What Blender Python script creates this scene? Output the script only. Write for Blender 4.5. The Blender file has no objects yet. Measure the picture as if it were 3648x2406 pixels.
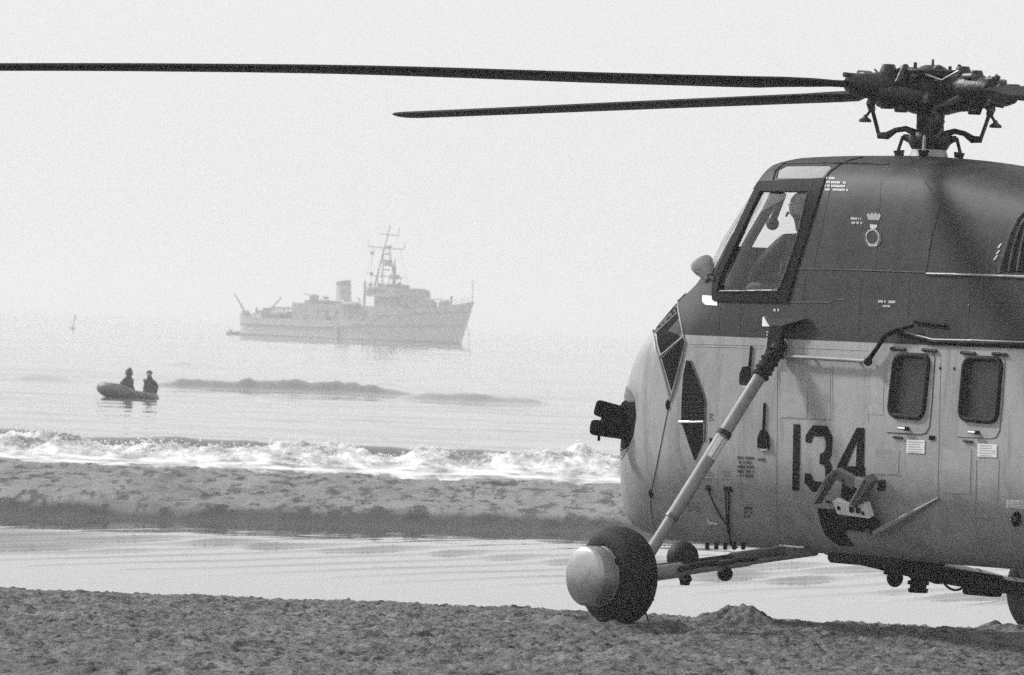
import bpy, bmesh, math, random
import numpy as np
from mathutils import Vector, Matrix, noise
from mathutils.bvhtree import BVHTree
from mathutils.geometry import delaunay_2d_cdt

R_ = math.radians
rng = random.Random(7)
scene = bpy.context.scene
col = scene.collection

# ------------------------------------------------------------------ camera
FPX = 20267.0                     # focal length in photograph pixels (about 200 mm on 35 mm film)
CX, CY = 1824.0, 1203.0
ROLL = R_(2.4)
PITCH = math.atan(42 / FPX)
CAM = Vector((0, 0, 3.17))
fwd = Vector((0, math.cos(PITCH), -math.sin(PITCH)))
rt0 = Vector((1, 0, 0)); up0 = rt0.cross(fwd)
RT = rt0 * math.cos(ROLL) + up0 * math.sin(ROLL)
UP = -rt0 * math.sin(ROLL) + up0 * math.cos(ROLL)
cd = bpy.data.cameras.new('camera'); cam = bpy.data.objects.new('camera', cd); col.objects.link(cam)
m3 = Matrix((RT, UP, -fwd)).transposed()
cam.matrix_world = Matrix.Translation(CAM) @ m3.to_4x4()
cd.sensor_fit = 'HORIZONTAL'; cd.sensor_width = 36.0
cd.lens = 36.0 * FPX / 3648.0
cd.clip_start = 0.5; cd.clip_end = 30000
cd.dof.use_dof = True; cd.dof.focus_distance = 45.5; cd.dof.aperture_fstop = 11
scene.camera = cam

# ------------------------------------------------------------------ sun, sky, exposure
YAW = 53.0
SF, CF = math.cos(R_(YAW)), math.sin(R_(YAW))
FWD = Vector((-SF, CF, 0)); PORT = Vector((-CF, -SF, 0))
trav = (FWD * -1.25 + PORT * -0.5 + Vector((0, 0, -1))).normalized()
SUN_EL = math.asin(-trav.z)
SUN_AZ = math.atan2(-trav.x, -trav.y)
sl = bpy.data.lights.new('sun', 'SUN'); sl.energy = 3.5; sl.angle = R_(6.5); sl.color = (1, 1, 1)
so = bpy.data.objects.new('sun', sl); col.objects.link(so); so.location = (-60, 80, 90)
so.rotation_euler = trav.to_track_quat('-Z', 'Y').to_euler()

W = bpy.data.worlds.new('World'); scene.world = W; W.use_nodes = True
nt = W.node_tree; nt.nodes.clear()
sky = nt.nodes.new('ShaderNodeTexSky'); sky.sky_type = 'NISHITA'; sky.sun_disc = False
sky.sun_elevation = SUN_EL; sky.sun_rotation = SUN_AZ
sky.air_density = 1.0; sky.dust_density = 6.0; sky.ozone_density = 1.0
bw = nt.nodes.new('ShaderNodeRGBToBW')
mixw = nt.nodes.new('ShaderNodeMix'); mixw.data_type = 'FLOAT'; mixw.inputs[0].default_value = 0.80
mixw.inputs[3].default_value = 9.4         # the even white of the overcast
bgn = nt.nodes.new('ShaderNodeBackground'); bgn.inputs[1].default_value = 0.10
wout = nt.nodes.new('ShaderNodeOutputWorld')
nt.links.new(sky.outputs[0], bw.inputs[0]); nt.links.new(bw.outputs[0], mixw.inputs[2])
nt.links.new(mixw.outputs[0], bgn.inputs[0]); nt.links.new(bgn.outputs[0], wout.inputs[0])

vs = scene.view_settings
vs.view_transform = 'Standard'; vs.look = 'None'; vs.exposure = 0.10; vs.gamma = 1.0; vs.use_curve_mapping = False
scene.render.engine = 'CYCLES'
scene.cycles.max_bounces = 8; scene.cycles.volume_bounces = 3; scene.cycles.transparent_max_bounces = 12
scene.cycles.use_denoising = False
scene.cycles.use_adaptive_sampling = True; scene.cycles.adaptive_threshold = 0.08; scene.cycles.adaptive_min_samples = 32
scene.cycles.caustics_reflective = False; scene.cycles.caustics_refractive = False

# ------------------------------------------------------------------ helpers
def pixel_dir(px, py):
    return fwd + RT * ((px - CX) / FPX) - UP * ((py - CY) / FPX)

def at_z(px, py, z):
    d = pixel_dir(px, py); t = (z - CAM.z) / d.z
    return CAM + d * t

def at_depth(px, py, dist):
    d = pixel_dir(px, py); return CAM + d * (dist / d.y)

def sstep(a, b, x):
    t = min(1, max(0, (x - a) / (b - a))); return t * t * (3 - 2 * t)

def pch(xs, ys):
    xs = np.array(xs, float); ys = np.array(ys, float)
    h = np.diff(xs); d = np.diff(ys) / h
    m = np.zeros_like(xs); m[0] = d[0]; m[-1] = d[-1]
    for i in range(1, len(xs) - 1):
        m[i] = 0 if d[i - 1] * d[i] <= 0 else 2 * d[i - 1] * d[i] / (d[i - 1] + d[i])
    def f(x):
        x = min(max(x, xs[0]), xs[-1])
        i = min(int(np.searchsorted(xs, x, 'right')) - 1, len(xs) - 2)
        t = (x - xs[i]) / h[i]
        return float((2*t**3 - 3*t*t + 1)*ys[i] + (t**3 - 2*t*t + t)*h[i]*m[i] + (-2*t**3 + 3*t*t)*ys[i+1] + (t**3 - t*t)*h[i]*m[i+1])
    return f

def mat(name, v, rough=0.6, metal=0.0, var=0.0, scale=8.0, bump=0.0, bscale=40.0, spec=0.5, coat=0.0, stretch=None):
    m = bpy.data.materials.new(name); m.use_nodes = True
    n = m.node_tree; b = n.nodes['Principled BSDF']
    b.inputs['Base Color'].default_value = (v, v, v, 1)
    b.inputs['Roughness'].default_value = rough; b.inputs['Metallic'].default_value = metal
    b.inputs['Specular IOR Level'].default_value = spec
    b.inputs['Coat Weight'].default_value = coat
    tc = n.nodes.new('ShaderNodeTexCoord'); src = tc.outputs['Object']
    if stretch:
        mp = n.nodes.new('ShaderNodeMapping'); mp.inputs['Scale'].default_value = stretch
        n.links.new(src, mp.inputs[0]); src = mp.outputs[0]
    if var > 0:
        t = n.nodes.new('ShaderNodeTexNoise'); t.inputs['Scale'].default_value = scale; t.inputs['Detail'].default_value = 6; t.inputs['Roughness'].default_value = 0.65
        n.links.new(src, t.inputs['Vector'])
        r = n.nodes.new('ShaderNodeMapRange'); r.inputs['From Min'].default_value = 0.3; r.inputs['From Max'].default_value = 0.7
        r.inputs['To Min'].default_value = v * (1 - var); r.inputs['To Max'].default_value = min(1, v * (1 + var))
        n.links.new(t.outputs['Fac'], r.inputs['Value']); n.links.new(r.outputs[0], b.inputs['Base Color'])
    if bump > 0:
        t2 = n.nodes.new('ShaderNodeTexNoise'); t2.inputs['Scale'].default_value = bscale; t2.inputs['Detail'].default_value = 5
        n.links.new(src, t2.inputs['Vector'])
        bp = n.nodes.new('ShaderNodeBump'); bp.inputs['Strength'].default_value = bump; bp.inputs['Distance'].default_value = 0.02
        n.links.new(t2.outputs['Fac'], bp.inputs['Height']); n.links.new(bp.outputs[0], b.inputs['Normal'])
    return m

def frame(d):
    d = Vector(d).normalized()
    a = Vector((0, 0, 1)) if abs(d.z) < 0.9 else Vector((1, 0, 0))
    u = d.cross(a).normalized(); return u, d.cross(u).normalized()

class MB:
    def __init__(s): s.v = []; s.f = []
    def add(s, vs, fs):
        o = len(s.v); s.v += [tuple(p) for p in vs]; s.f += [tuple(i + o for i in f) for f in fs]; return s
    def hexa(s, p):      # eight corners, bottom ring then top ring
        return s.add(p, [(3,2,1,0),(4,5,6,7),(0,1,5,4),(1,2,6,5),(2,3,7,6),(3,0,4,7)])
    def box(s, c, sz, m=None):
        x, y, z = (k / 2 for k in sz); c = Vector(c)
        p = [Vector(q) for q in ((-x,-y,-z),(x,-y,-z),(x,y,-z),(-x,y,-z),(-x,-y,z),(x,-y,z),(x,y,z),(-x,y,z))]
        if m is not None: p = [m @ q for q in p]
        return s.hexa([c + q for q in p])
    def bevbox(s, c, sz, b, m=None):   # chamfered box
        x, y, z = (k / 2 for k in sz); c = Vector(c); ring = []
        for zz, k in ((-z, b), (-z + b, 0), (z - b, 0), (z, b)):
            ring.append([Vector(q) for q in ((-x+b+0,-y+k,zz),(x-b,-y+k,zz),(x-k,-y+b,zz),(x-k,y-b,zz),(x-b,y-k,zz),(-x+b,y-k,zz),(-x+k,y-b,zz),(-x+k,-y+b,zz))])
        vs_ = [q for r in ring for q in r]
        if m is not None: vs_ = [m @ q for q in vs_]
        fs = [tuple(range(7, -1, -1)), tuple(range(24, 32))]
        for k in range(3):
            for i in range(8):
                j = (i + 1) % 8; fs.append((k*8+i, k*8+j, k*8+8+j, k*8+8+i))
        return s.add([c + q for q in vs_], fs)
    def tube(s, pts, r, n=10, caps=True):
        pts = [Vector(p) for p in pts]; rs = r if isinstance(r, (list, tuple)) else [r] * len(pts)
        rings = []; u = None
        for i, p in enumerate(pts):
            d = (pts[min(i+1, len(pts)-1)] - pts[max(i-1, 0)])
            if d.length < 1e-9: d = Vector((0, 0, 1))
            d.normalize()
            if u is None: u, w = frame(d)
            else:
                u = u - d * u.dot(d)
                u = u.normalized() if u.length > 1e-6 else frame(d)[0]
                w = d.cross(u)
            rings.append([p + (u * math.cos(2*math.pi*k/n) + w * math.sin(2*math.pi*k/n)) * rs[i] for k in range(n)])
        vs_ = [q for g in rings for q in g]; fs = []
        for i in range(len(rings) - 1):
            for k in range(n):
                a = i*n + k; b = i*n + (k+1) % n; fs.append((a, b, b+n, a+n))
        if caps: fs.append(tuple(range(n-1, -1, -1))); fs.append(tuple(len(vs_) - n + k for k in range(n)))
        return s.add(vs_, fs)
    def lathe(s, o, d, prof, n=24):   # prof: (distance along d, radius)
        o = Vector(o); d = Vector(d).normalized(); pts = [o + d * t for t, _ in prof]
        u, w = frame(d); vs_ = []
        for p, (_, r) in zip(pts, prof):
            vs_ += [p + (u * math.cos(2*math.pi*k/n) + w * math.sin(2*math.pi*k/n)) * max(r, 1e-4) for k in range(n)]
        fs = []
        for i in range(len(prof) - 1):
            for k in range(n):
                a = i*n + k; b = i*n + (k+1) % n; fs.append((a, b, b+n, a+n))
        fs.append(tuple(range(n-1, -1, -1))); fs.append(tuple(len(vs_) - n + k for k in range(n)))
        return s.add(vs_, fs)
    def ball(s, c, r, sc=(1, 1, 1), nu=14, nv=9):
        c = Vector(c); vs_ = [c + Vector((0, 0, -r * sc[2]))]; fs = []
        for i in range(1, nv):
            a = math.pi * i / nv
            for k in range(nu):
                b = 2 * math.pi * k / nu
                vs_.append(c + Vector((r*sc[0]*math.sin(a)*math.cos(b), r*sc[1]*math.sin(a)*math.sin(b), -r*sc[2]*math.cos(a))))
        vs_.append(c + Vector((0, 0, r * sc[2]))); T = len(vs_) - 1
        for k in range(nu): fs.append((0, 1 + (k+1) % nu, 1 + k)); fs.append((T, T - nu + k, T - nu + (k+1) % nu))
        for i in range(nv - 2):
            for k in range(nu):
                a = 1 + i*nu + k; b = 1 + i*nu + (k+1) % nu; fs.append((a, b, b+nu, a+nu))
        return s.add(vs_, fs)
    def prism(s, poly, ext):
        poly = [Vector(p) for p in poly]; e = Vector(ext); n = len(poly)
        fs = [tuple(range(n-1, -1, -1)), tuple(range(n, 2*n))] + [(i, (i+1) % n, n + (i+1) % n, n + i) for i in range(n)]
        return s.add(poly + [p + e for p in poly], fs)
    def build(s, name, m, parent=None, smooth=40):
        me = bpy.data.meshes.new(name); me.from_pydata(s.v, [], s.f); me.update()
        bm = bmesh.new(); bm.from_mesh(me); bmesh.ops.recalc_face_normals(bm, faces=bm.faces); bm.to_mesh(me); bm.free()
        return link(name, me, m, parent, smooth)

def link(name, me, m, parent=None, smooth=40):
    if smooth:
        me.polygons.foreach_set('use_smooth', [True] * len(me.polygons)); me.set_sharp_from_angle(angle=R_(smooth))
    if m is not None: me.materials.clear(); me.materials.append(m)
    o = bpy.data.objects.new(name, me); col.objects.link(o)
    if parent is not None: o.parent = parent
    return o

def tag(o, label=None, cat=None, group=None, kind=None):
    if label: o['label'] = label
    if cat: o['category'] = cat
    if group: o['group'] = group
    if kind: o['kind'] = kind
    return o

def empty(name, loc=(0, 0, 0), rz=0):
    o = bpy.data.objects.new(name, None); col.objects.link(o); o.location = loc; o.rotation_euler = (0, 0, rz); o.empty_display_size = 0.2
    return o

def sub(name, pts, r, m, parent, n=8, smooth=60):
    return MB().tube(pts, r, n).build(name, m, parent, smooth)

def evaluated(o):
    dg = bpy.context.evaluated_depsgraph_get(); dg.update()
    return bpy.data.meshes.new_from_object(o.evaluated_get(dg))

def nz(x, y, z=0.0): return noise.noise(Vector((x, y, z)))
def fbm(x, y, z=0.0, o=4):
    a = 0; k = 1.0; f = 1.0
    for _ in range(o): a += k * noise.noise(Vector((x*f, y*f, z + 7.3*f))); k *= 0.5; f *= 2.03
    return a

def grid_mesh(xs_rows, ys, zf):
    """rows at depth ys[j]; xs_rows(j) gives that row's x list; heights from zf(x, y)"""
    V = []; Fc = []; n = None
    for j, y in enumerate(ys):
        xs = xs_rows(j); n = len(xs)
        V += [(x, y, zf(x, y)) for x in xs]
    for j in range(len(ys) - 1):
        for i in range(n - 1):
            a = j*n + i; Fc.append((a, a+1, a+1+n, a+n))
    return V, Fc


# ------------------------------------------------------------------ the setting: sand, lagoon, sea, surf
def _hash(ix, iy, seed):
    n = (ix.astype(np.int64) * 374761393 + iy.astype(np.int64) * 668265263 + seed * 974711) & 0xffffffff
    n = ((n ^ (n >> 13)) * 1274126177) & 0xffffffff
    return ((n ^ (n >> 16)) & 0xffff) / 65535.0

def vn(x, y, seed=0):
    ix = np.floor(x); iy = np.floor(y); fx = x - ix; fy = y - iy
    fx = fx*fx*fx*(fx*(fx*6-15)+10); fy = fy*fy*fy*(fy*(fy*6-15)+10)
    a = _hash(ix, iy, seed); b = _hash(ix+1, iy, seed); c = _hash(ix, iy+1, seed); d = _hash(ix+1, iy+1, seed)
    return (a*(1-fx)+b*fx)*(1-fy) + (c*(1-fx)+d*fx)*fy

def vfbm(x, y, seed=0, o=4, g=0.5):
    s = np.zeros_like(x); k = 1.0; t = 0
    for i in range(o):
        s += k * vn(x + 13.7*i, y - 9.1*i, seed + i); t += k; k *= g; x = x*2.03; y = y*2.03
    return s / t          # 0..1

def SS(a, b, x):
    t = np.clip((x - a) / (b - a), 0, 1); return t*t*(3 - 2*t)

def axis(segs):
    out = []
    for a, b, st in segs:
        n = max(1, int(round((b - a) / st))); out += list(np.linspace(a, b, n, endpoint=False))
    return np.array(out + [segs[-1][1]])

def sheet(name, X, Y, Z, m, smooth=None):
    """X, Y, Z are (rows, cols) arrays"""
    r, c = X.shape
    me = bpy.data.meshes.new(name)
    V = np.stack([X, Y, Z], -1).reshape(-1, 3).astype(np.float32)
    idx = np.arange(r*c).reshape(r, c)
    q = np.stack([idx[:-1, :-1], idx[:-1, 1:], idx[1:, 1:], idx[1:, :-1]], -1).reshape(-1, 4)
    me.vertices.add(len(V)); me.vertices.foreach_set('co', V.ravel())
    me.loops.add(q.size); me.loops.foreach_set('vertex_index', q.ravel().astype(np.int32))
    me.polygons.add(len(q)); me.polygons.foreach_set('loop_start', np.arange(0, q.size, 4, dtype=np.int32))
    me.update(calc_edges=True); me.validate()
    me.polygons.foreach_set('use_smooth', [True] * len(me.polygons))
    me.materials.append(m)
    o = bpy.data.objects.new(name, me); col.objects.link(o); return o

GZ = 0.84                                   # beach level under the helicopter
HUB0 = Vector((3.235, 45.0, GZ))            # ground point below the rotor axis
def heli_w(x, y, z=0.0):
    return HUB0 + FWD * x + PORT * y + Vector((0, 0, z))

WHL = {1: (0.89, 2.25, 0.04), -1: (0.89, -2.25, -0.045)}   # wheel contact points, heli frame

def beach_h(X, Y):
    z = GZ + 0.7 * SS(34, 2, Y) + 0.3 * SS(0, -60, Y)
    z = z + 0.05 * (vfbm(X*0.35, Y*0.35, 3, 3) - 0.5)
    rel = 0.035 * (vfbm(X*3.1, Y*1.7, 11, 3) - 0.5) + 0.050 * (vfbm(X*11, Y*6, 21, 3, 0.65) - 0.5) + 0.028 * (vn(X*26, Y*17, 5) - 0.5) + 0.012 * (vn(X*55, Y*34, 6) - 0.5)
    lump = np.clip(vfbm(X*5.5, Y*3.0, 31, 2) - 0.58, 0, 1)
    rel = rel + 0.035 * lump
    z = z + rel * SS(34, 37, Y)
    # shoulder falling to the lagoon
    z = z - 0.80 * SS(47.0, 53.0, Y) - 0.02 * SS(46.2, 47.4, Y)
    # dug-up sand heap beside the wheel
    p = at_depth(2650, 2205, 46.3)
    dx = X - p.x; dy = (Y - p.y) * 0.6
    heap = 0.165 * np.clip(1 - np.sqrt((np.where(dx > 0, dx*3.6, dx*2.0))**2 + (dy*2.4)**2), 0, 1)**1.15
    z = z + heap * (0.8 + 0.5 * vfbm(X*9, Y*9, 8, 3))
    # dents: footprints and scuffs
    for k in range(150):
        fx = rng.uniform(-5.5, 5.5); fy = rng.uniform(36.5, 46.6); a = rng.uniform(0, 3.14); dd = rng.uniform(0.02, 0.06); rr = rng.uniform(0.05, 0.12)
        sel = (np.abs(X - fx) < 0.5) & (np.abs(Y - fy) < 0.5)
        if not sel.any(): continue
        u = (X[sel]-fx)*math.cos(a) + (Y[sel]-fy)*math.sin(a); w = -(X[sel]-fx)*math.sin(a) + (Y[sel]-fy)*math.cos(a)
        q = np.sqrt((u/(rr*2))**2 + (w/rr)**2)
        z[sel] += -dd*np.exp(-q**2*1.6) + 0.35*dd*np.exp(-(q-1.5)**2*5)
    # sand pressed under and heaped round the tyres
    for s, (wx, wy, wz) in WHL.items():
        w = heli_w(wx, wy); q = np.hypot(X - w.x, Y - w.y)
        z = z + (GZ + wz + 0.02 - z) * np.exp(-(q/0.5)**2) + 0.045*np.exp(-((q-0.44)/0.11)**2)*(0.4+1.2*vn(X*9, Y*9, 15))
    return z

def sand_material(name, lo, hi, wet):
    m = bpy.data.materials.new(name); m.use_nodes = True
    n = m.node_tree; b = n.nodes['Principled BSDF']; L = n.links.new
    tc = n.nodes.new('ShaderNodeTexCoord')
    def noi(sc, det, vec): 
        t = n.nodes.new('ShaderNodeTexNoise'); t.inputs['Scale'].default_value = sc; t.inputs['Detail'].default_value = det; t.inputs['Roughness'].default_value = 0.65
        L(vec, t.inputs['Vector']); return t
    mp = n.nodes.new('ShaderNodeMapping'); mp.inputs['Scale'].default_value = (1, 0.55, 1) if not wet else (1, 0.14, 1)
    L(tc.outputs['Object'], mp.inputs[0])
    t1 = noi(5.5 if not wet else 0.9, 8, mp.outputs[0]); t2 = noi(45, 6, tc.outputs['Object'])
    mx = n.nodes.new('ShaderNodeMix'); mx.data_type = 'FLOAT'; mx.inputs[0].default_value = 0.52
    L(t1.outputs['Fac'], mx.inputs[2]); L(t2.outputs['Fac'], mx.inputs[3])
    r = n.nodes.new('ShaderNodeMapRange'); r.inputs['From Min'].default_value = 0.40; r.inputs['From Max'].default_value = 0.60
    r.inputs['To Min'].default_value = lo; r.inputs['To Max'].default_value = hi
    L(mx.outputs[0], r.inputs['Value'])
    colo = r.outputs[0]
    if wet:                       # strewn wrack and soaked patches
        t3 = noi(3.6, 9, mp.outputs[0])
        r3 = n.nodes.new('ShaderNodeMapRange'); r3.inputs['From Min'].default_value = 0.505; r3.inputs['From Max'].default_value = 0.565
        L(t3.outputs['Fac'], r3.inputs['Value'])
        m3_ = n.nodes.new('ShaderNodeMix'); m3_.data_type = 'FLOAT'; L(r3.outputs[0], m3_.inputs[0]); L(colo, m3_.inputs[2]); m3_.inputs[3].default_value = 0.035
        colo = m3_.outputs[0]
        # soaked foot of the bank, up to the old waterline
        sp = n.nodes.new('ShaderNodeSeparateXYZ'); L(tc.outputs['Object'], sp.inputs[0])
        wob = n.nodes.new('ShaderNodeMath'); wob.operation = 'MULTIPLY_ADD'; L(t1.outputs['Fac'], wob.inputs[0]); wob.inputs[1].default_value = -0.45; L(sp.outputs['Z'], wob.inputs[2])
        wr = n.nodes.new('ShaderNodeMapRange'); wr.inputs['From Min'].default_value = 0.185; wr.inputs['From Max'].default_value = 0.27; L(wob.outputs[0], wr.inputs['Value'])
        yb = n.nodes.new('ShaderNodeMath'); yb.operation = 'GREATER_THAN'; L(sp.outputs['Y'], yb.inputs[0]); yb.inputs[1].default_value = 97.0
        mxx = n.nodes.new('ShaderNodeMath'); mxx.operation = 'MAXIMUM'; L(wr.outputs[0], mxx.inputs[0]); L(yb.outputs[0], mxx.inputs[1])
        m4 = n.nodes.new('ShaderNodeMix'); m4.data_type = 'FLOAT'; L(mxx.outputs[0], m4.inputs[0]); m4.inputs[2].default_value = 0.028; L(colo, m4.inputs[3]); colo = m4.outputs[0]
    if not wet:                   # damp clods and hollows
        mq = n.nodes.new('ShaderNodeMapping'); mq.inputs['Scale'].default_value = (1, 0.5, 1); L(tc.outputs['Object'], mq.inputs[0])
        t5 = noi(8.5, 5, mq.outputs[0]); r5 = n.nodes.new('ShaderNodeMapRange'); r5.inputs['From Min'].default_value = 0.53; r5.inputs['From Max'].default_value = 0.63; r5.inputs['To Min'].default_value = 1.0; r5.inputs['To Max'].default_value = 0.22
        L(t5.outputs['Fac'], r5.inputs['Value'])
        t6 = noi(0.7, 3, tc.outputs['Object']); r6 = n.nodes.new('ShaderNodeMapRange'); r6.inputs['From Min'].default_value = 0.35; r6.inputs['From Max'].default_value = 0.65; r6.inputs['To Min'].default_value = 0.82; r6.inputs['To Max'].default_value = 1.15
        L(t6.outputs['Fac'], r6.inputs['Value'])
        ma = n.nodes.new('ShaderNodeMath'); ma.operation = 'MULTIPLY'; L(colo, ma.inputs[0]); L(r5.outputs[0], ma.inputs[1])
        mb_ = n.nodes.new('ShaderNodeMath'); mb_.operation = 'MULTIPLY'; L(ma.outputs[0], mb_.inputs[0]); L(r6.outputs[0], mb_.inputs[1]); colo = mb_.outputs[0]
    L(colo, b.inputs['Base Color'])
    b.inputs['Roughness'].default_value = 0.9 if not wet else 0.55; b.inputs['Specular IOR Level'].default_value = 0.25 if not wet else 0.35
    bp = n.nodes.new('ShaderNodeBump'); bp.inputs['Strength'].default_value = 1.0; bp.inputs['Distance'].default_value = 0.02
    t4 = noi(70, 4, tc.outputs['Object']); L(t4.outputs['Fac'], bp.inputs['Height']); L(bp.outputs[0], b.inputs['Normal'])
    return m

M_sand = sand_material('dry_sand', 0.05, 0.25, False)
M_bar = sand_material('wet_sand', 0.13, 0.25, True)

xs = axis([(-260, -40, 10), (-40, -9, 1.2), (-9, -5.2, 0.08), (-5.2, 5.6, 0.016), (5.6, 9, 0.08), (9, 40, 1.2), (40, 260, 10)])
ys = axis([(-240, -20, 10), (-20, 34, 1.0), (34, 36.6, 0.15), (36.6, 45, 0.028), (45, 48.2, 0.018), (48.2, 58, 0.25)])
X, Y = np.meshgrid(xs, ys)
beach = tag(sheet('beach', X, Y, beach_h(X, Y), M_sand), 'rough trodden dry sand of the foreground beach', kind='structure')

def bar_h(X, Y):
    ed = 77.4 + 0.38 * np.clip(X + 7, -6, 16) + 0.5 * (vfbm(X*0.6, Y*0, 2, 3) - 0.5)
    t = Y - ed
    up = 0.30 + 0.0 * X
    z = np.where(t < 0, 0.30 + t * 0.07, 0.30 + 0.24 * SS(-0.1, 1.0, t) + 0.10 * SS(1.5, 9, t))
    hump = 0.14 * np.exp(-((X + 6.6) / 1.6)**2) * SS(0.2, 2.5, t) * (1 - SS(4, 9, t))
    z = z + hump
    # falls to the sea
    z = z - 0.66 * SS(88, 118, Y) - 0.5 * SS(112, 126, Y)
    nrm = SS(-0.2, 0.9, t) * (1 - SS(100, 112, Y))
    z = z + nrm * (-0.045 + 0.05 * SS(0.52, 0.58, vfbm(X*0.8, Y*0.30, 41, 5, 0.55)) + 0.03 * SS(0.52, 0.58, vfbm(X*1.9, Y*0.6, 47, 5, 0.55)) + 0.08 * (vfbm(X*0.5, Y*0.4, 45, 3) - 0.5) + 0.06 * (vfbm(X*3.2, Y*1.6, 43, 4, 0.6) - 0.5))
    return z
xs = axis([(-300, -30, 12), (-30, -14, 0.8), (-14, 14, 0.07), (14, 30, 0.8), (30, 300, 12)])
ys = axis([(58, 72, 1.0), (72, 76.5, 0.2), (76.5, 92, 0.05), (92, 128, 0.3)])
X, Y = np.meshgrid(xs, ys)
tag(sheet('sandbar', X, Y, bar_h(X, Y), M_bar), 'wet sandbar between the lagoon and the surf', kind='structure')

# --- water
def water_material(name, rough, bump, bscale, stretch, dist=0.02, base=0.03):
    m = bpy.data.materials.new(name); m.use_nodes = True
    n = m.node_tree; b = n.nodes['Principled BSDF']; L = n.links.new
    b.inputs['Base Color'].default_value = (base, base, base, 1); b.inputs['Roughness'].default_value = rough; b.inputs['IOR'].default_value = 1.333
    tc = n.nodes.new('ShaderNodeTexCoord'); mp = n.nodes.new('ShaderNodeMapping'); mp.inputs['Scale'].default_value = stretch
    L(tc.outputs['Object'], mp.inputs[0])
    t = n.nodes.new('ShaderNodeTexNoise'); t.inputs['Scale'].default_value = bscale; t.inputs['Detail'].default_value = 5; L(mp.outputs[0], t.inputs['Vector'])
    bp = n.nodes.new('ShaderNodeBump'); bp.inputs['Strength'].default_value = bump; bp.inputs['Distance'].default_value = dist
    L(t.outputs['Fac'], bp.inputs['Height']); L(bp.outputs[0], b.inputs['Normal'])
    return m
M_lag = water_material('lagoon_water', 0.03, 0.22, 3.0, (0.6, 1.0, 1), 0.003, 0.07)
M_sea = water_material('sea_water', 0.05, 0.30, 0.9, (0.5, 1.0, 1), 0.025, 0.16)

def lagoon_h(X, Y):
    ph = (0.89*X - 0.46*Y) * 2*math.pi/0.9 + 3.2*(vfbm(X*0.14, Y*0.14, 71, 2) - 0.5) + 1.5*(vfbm(X*0.7, Y*0.4, 73, 2)-0.5)
    amp = SS(61.0, 66, Y) * (1 - 0.96*SS(70.5, 74.0, Y)) * (0.42 + 0.9*SS(0.35, 0.68, vfbm(X*0.33, Y*0.22, 77, 3)))
    rid = (1 - np.abs(np.sin(ph/2)))**4
    z = 0.30 + 0.054 * amp * rid + 0.004 * amp * (vfbm(X*1.3, Y*0.9, 79, 3) - 0.5)
    z = z + 0.006 * SS(68, 74, Y) * (vfbm(X*0.8, Y*0.8, 83, 3) - 0.5)
    return z
xs = axis([(-300, -40, 12), (-40, -12, 1.0), (-12, 13, 0.06), (13, 40, 1.0), (40, 300, 12)])
ys = axis([(50, 58, 0.6), (58, 62, 0.2), (62, 82, 0.06), (82, 96, 0.8)])
X, Y = np.meshgrid(xs, ys)
tag(sheet('lagoon_water', X, Y, lagoon_h(X, Y), M_lag), 'rippled shallow tidal lagoon behind the beach', kind='structure')

def surf_line(X): return 122.0 + 0.12 * X + 0.9 * (vfbm(X*0.16, X*0, 91, 3) - 0.5)
def sea_h(X, Y):
    z = 0.05 * np.sin((Y*0.95 + X*0.12) * 2*math.pi/7.5 + 5*(vfbm(X*0.03, Y*0.06, 51, 3)-0.5)) * (0.3 + vfbm(X*0.02, Y*0.03, 52, 2))
    z = z + 0.10 * (vfbm(X*0.10, Y*0.33, 53, 4) - 0.5) * SS(126, 140, Y)
    z = z + 0.055 * (vfbm(X*0.45, Y*1.2, 55, 4) - 0.5) * (1 - SS(200, 420, Y)) * SS(126, 135, Y)
    z = z * (1 - 0.9*SS(600, 2500, Y))
    # the long dark swell beyond the dinghy
    def swell(px0, py0, px1, py1, amp, wid, seed, fade=1.2):
        a = at_z(px0, py0, 0); b = at_z(px1, py1, 0)
        t = (X - a.x) / (b.x - a.x); yc = a.y + (b.y - a.y)*t + 1.6*(vfbm(X*0.22, X*0, seed, 3)-0.5)
        env = SS(0, 0.22, t) * (1 - SS(0.62, 1.0, t)) * (0.62 + 0.6*vfbm(X*0.14, X*0, seed+1, 2) + 1.1*(vfbm(X*1.1, Y*0.25, seed+5, 4, 0.7)-0.5))
        d = (Y - yc) / wid
        return amp * env * np.exp(-np.where(d < 0, (d*1.25)**2, (d*0.4)**2))
    z = z + swell(430, 1373, 1640, 1421, 0.58, 1.1, 61) + swell(1380, 1420, 2060, 1448, 0.32, 1.5, 63)
    z = z + swell(40, 1350, 330, 1360, 0.22, 3.0, 65) + swell(580, 1302, 800, 1318, 0.30, 6, 67)
    # the wave about to break
    yc = surf_line(X) + 2.1
    crest = 0.36 + 0.26*vfbm(X*0.45, X*0, 69, 3)
    d = Y - yc
    z = z + crest * np.exp(-np.where(d < 0, (d/0.75)**2, (d/2.6)**2))
    return z - 0.02
sk = np.concatenate([[-1.0, -0.7, -0.45, -0.3, -0.2, -0.15], np.linspace(-0.125, 0.125, 251), [0.15, 0.2, 0.3, 0.45, 0.7, 1.0]])
yr = list(np.arange(112, 132, 0.16)) + list(np.arange(132, 290, 0.4)); d = 290.0
while d < 9000: yr.append(d); d *= 1.0045 if d < 700 else 1.02
yr = np.array(yr); Y = np.repeat(yr[:, None], len(sk), 1); X = Y * sk[None, :]
sea_o = sheet('sea', X, Y, sea_h(X, Y), M_sea)
tag(sea_o, 'hazy grey sea reaching to the horizon', kind='structure')

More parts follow.
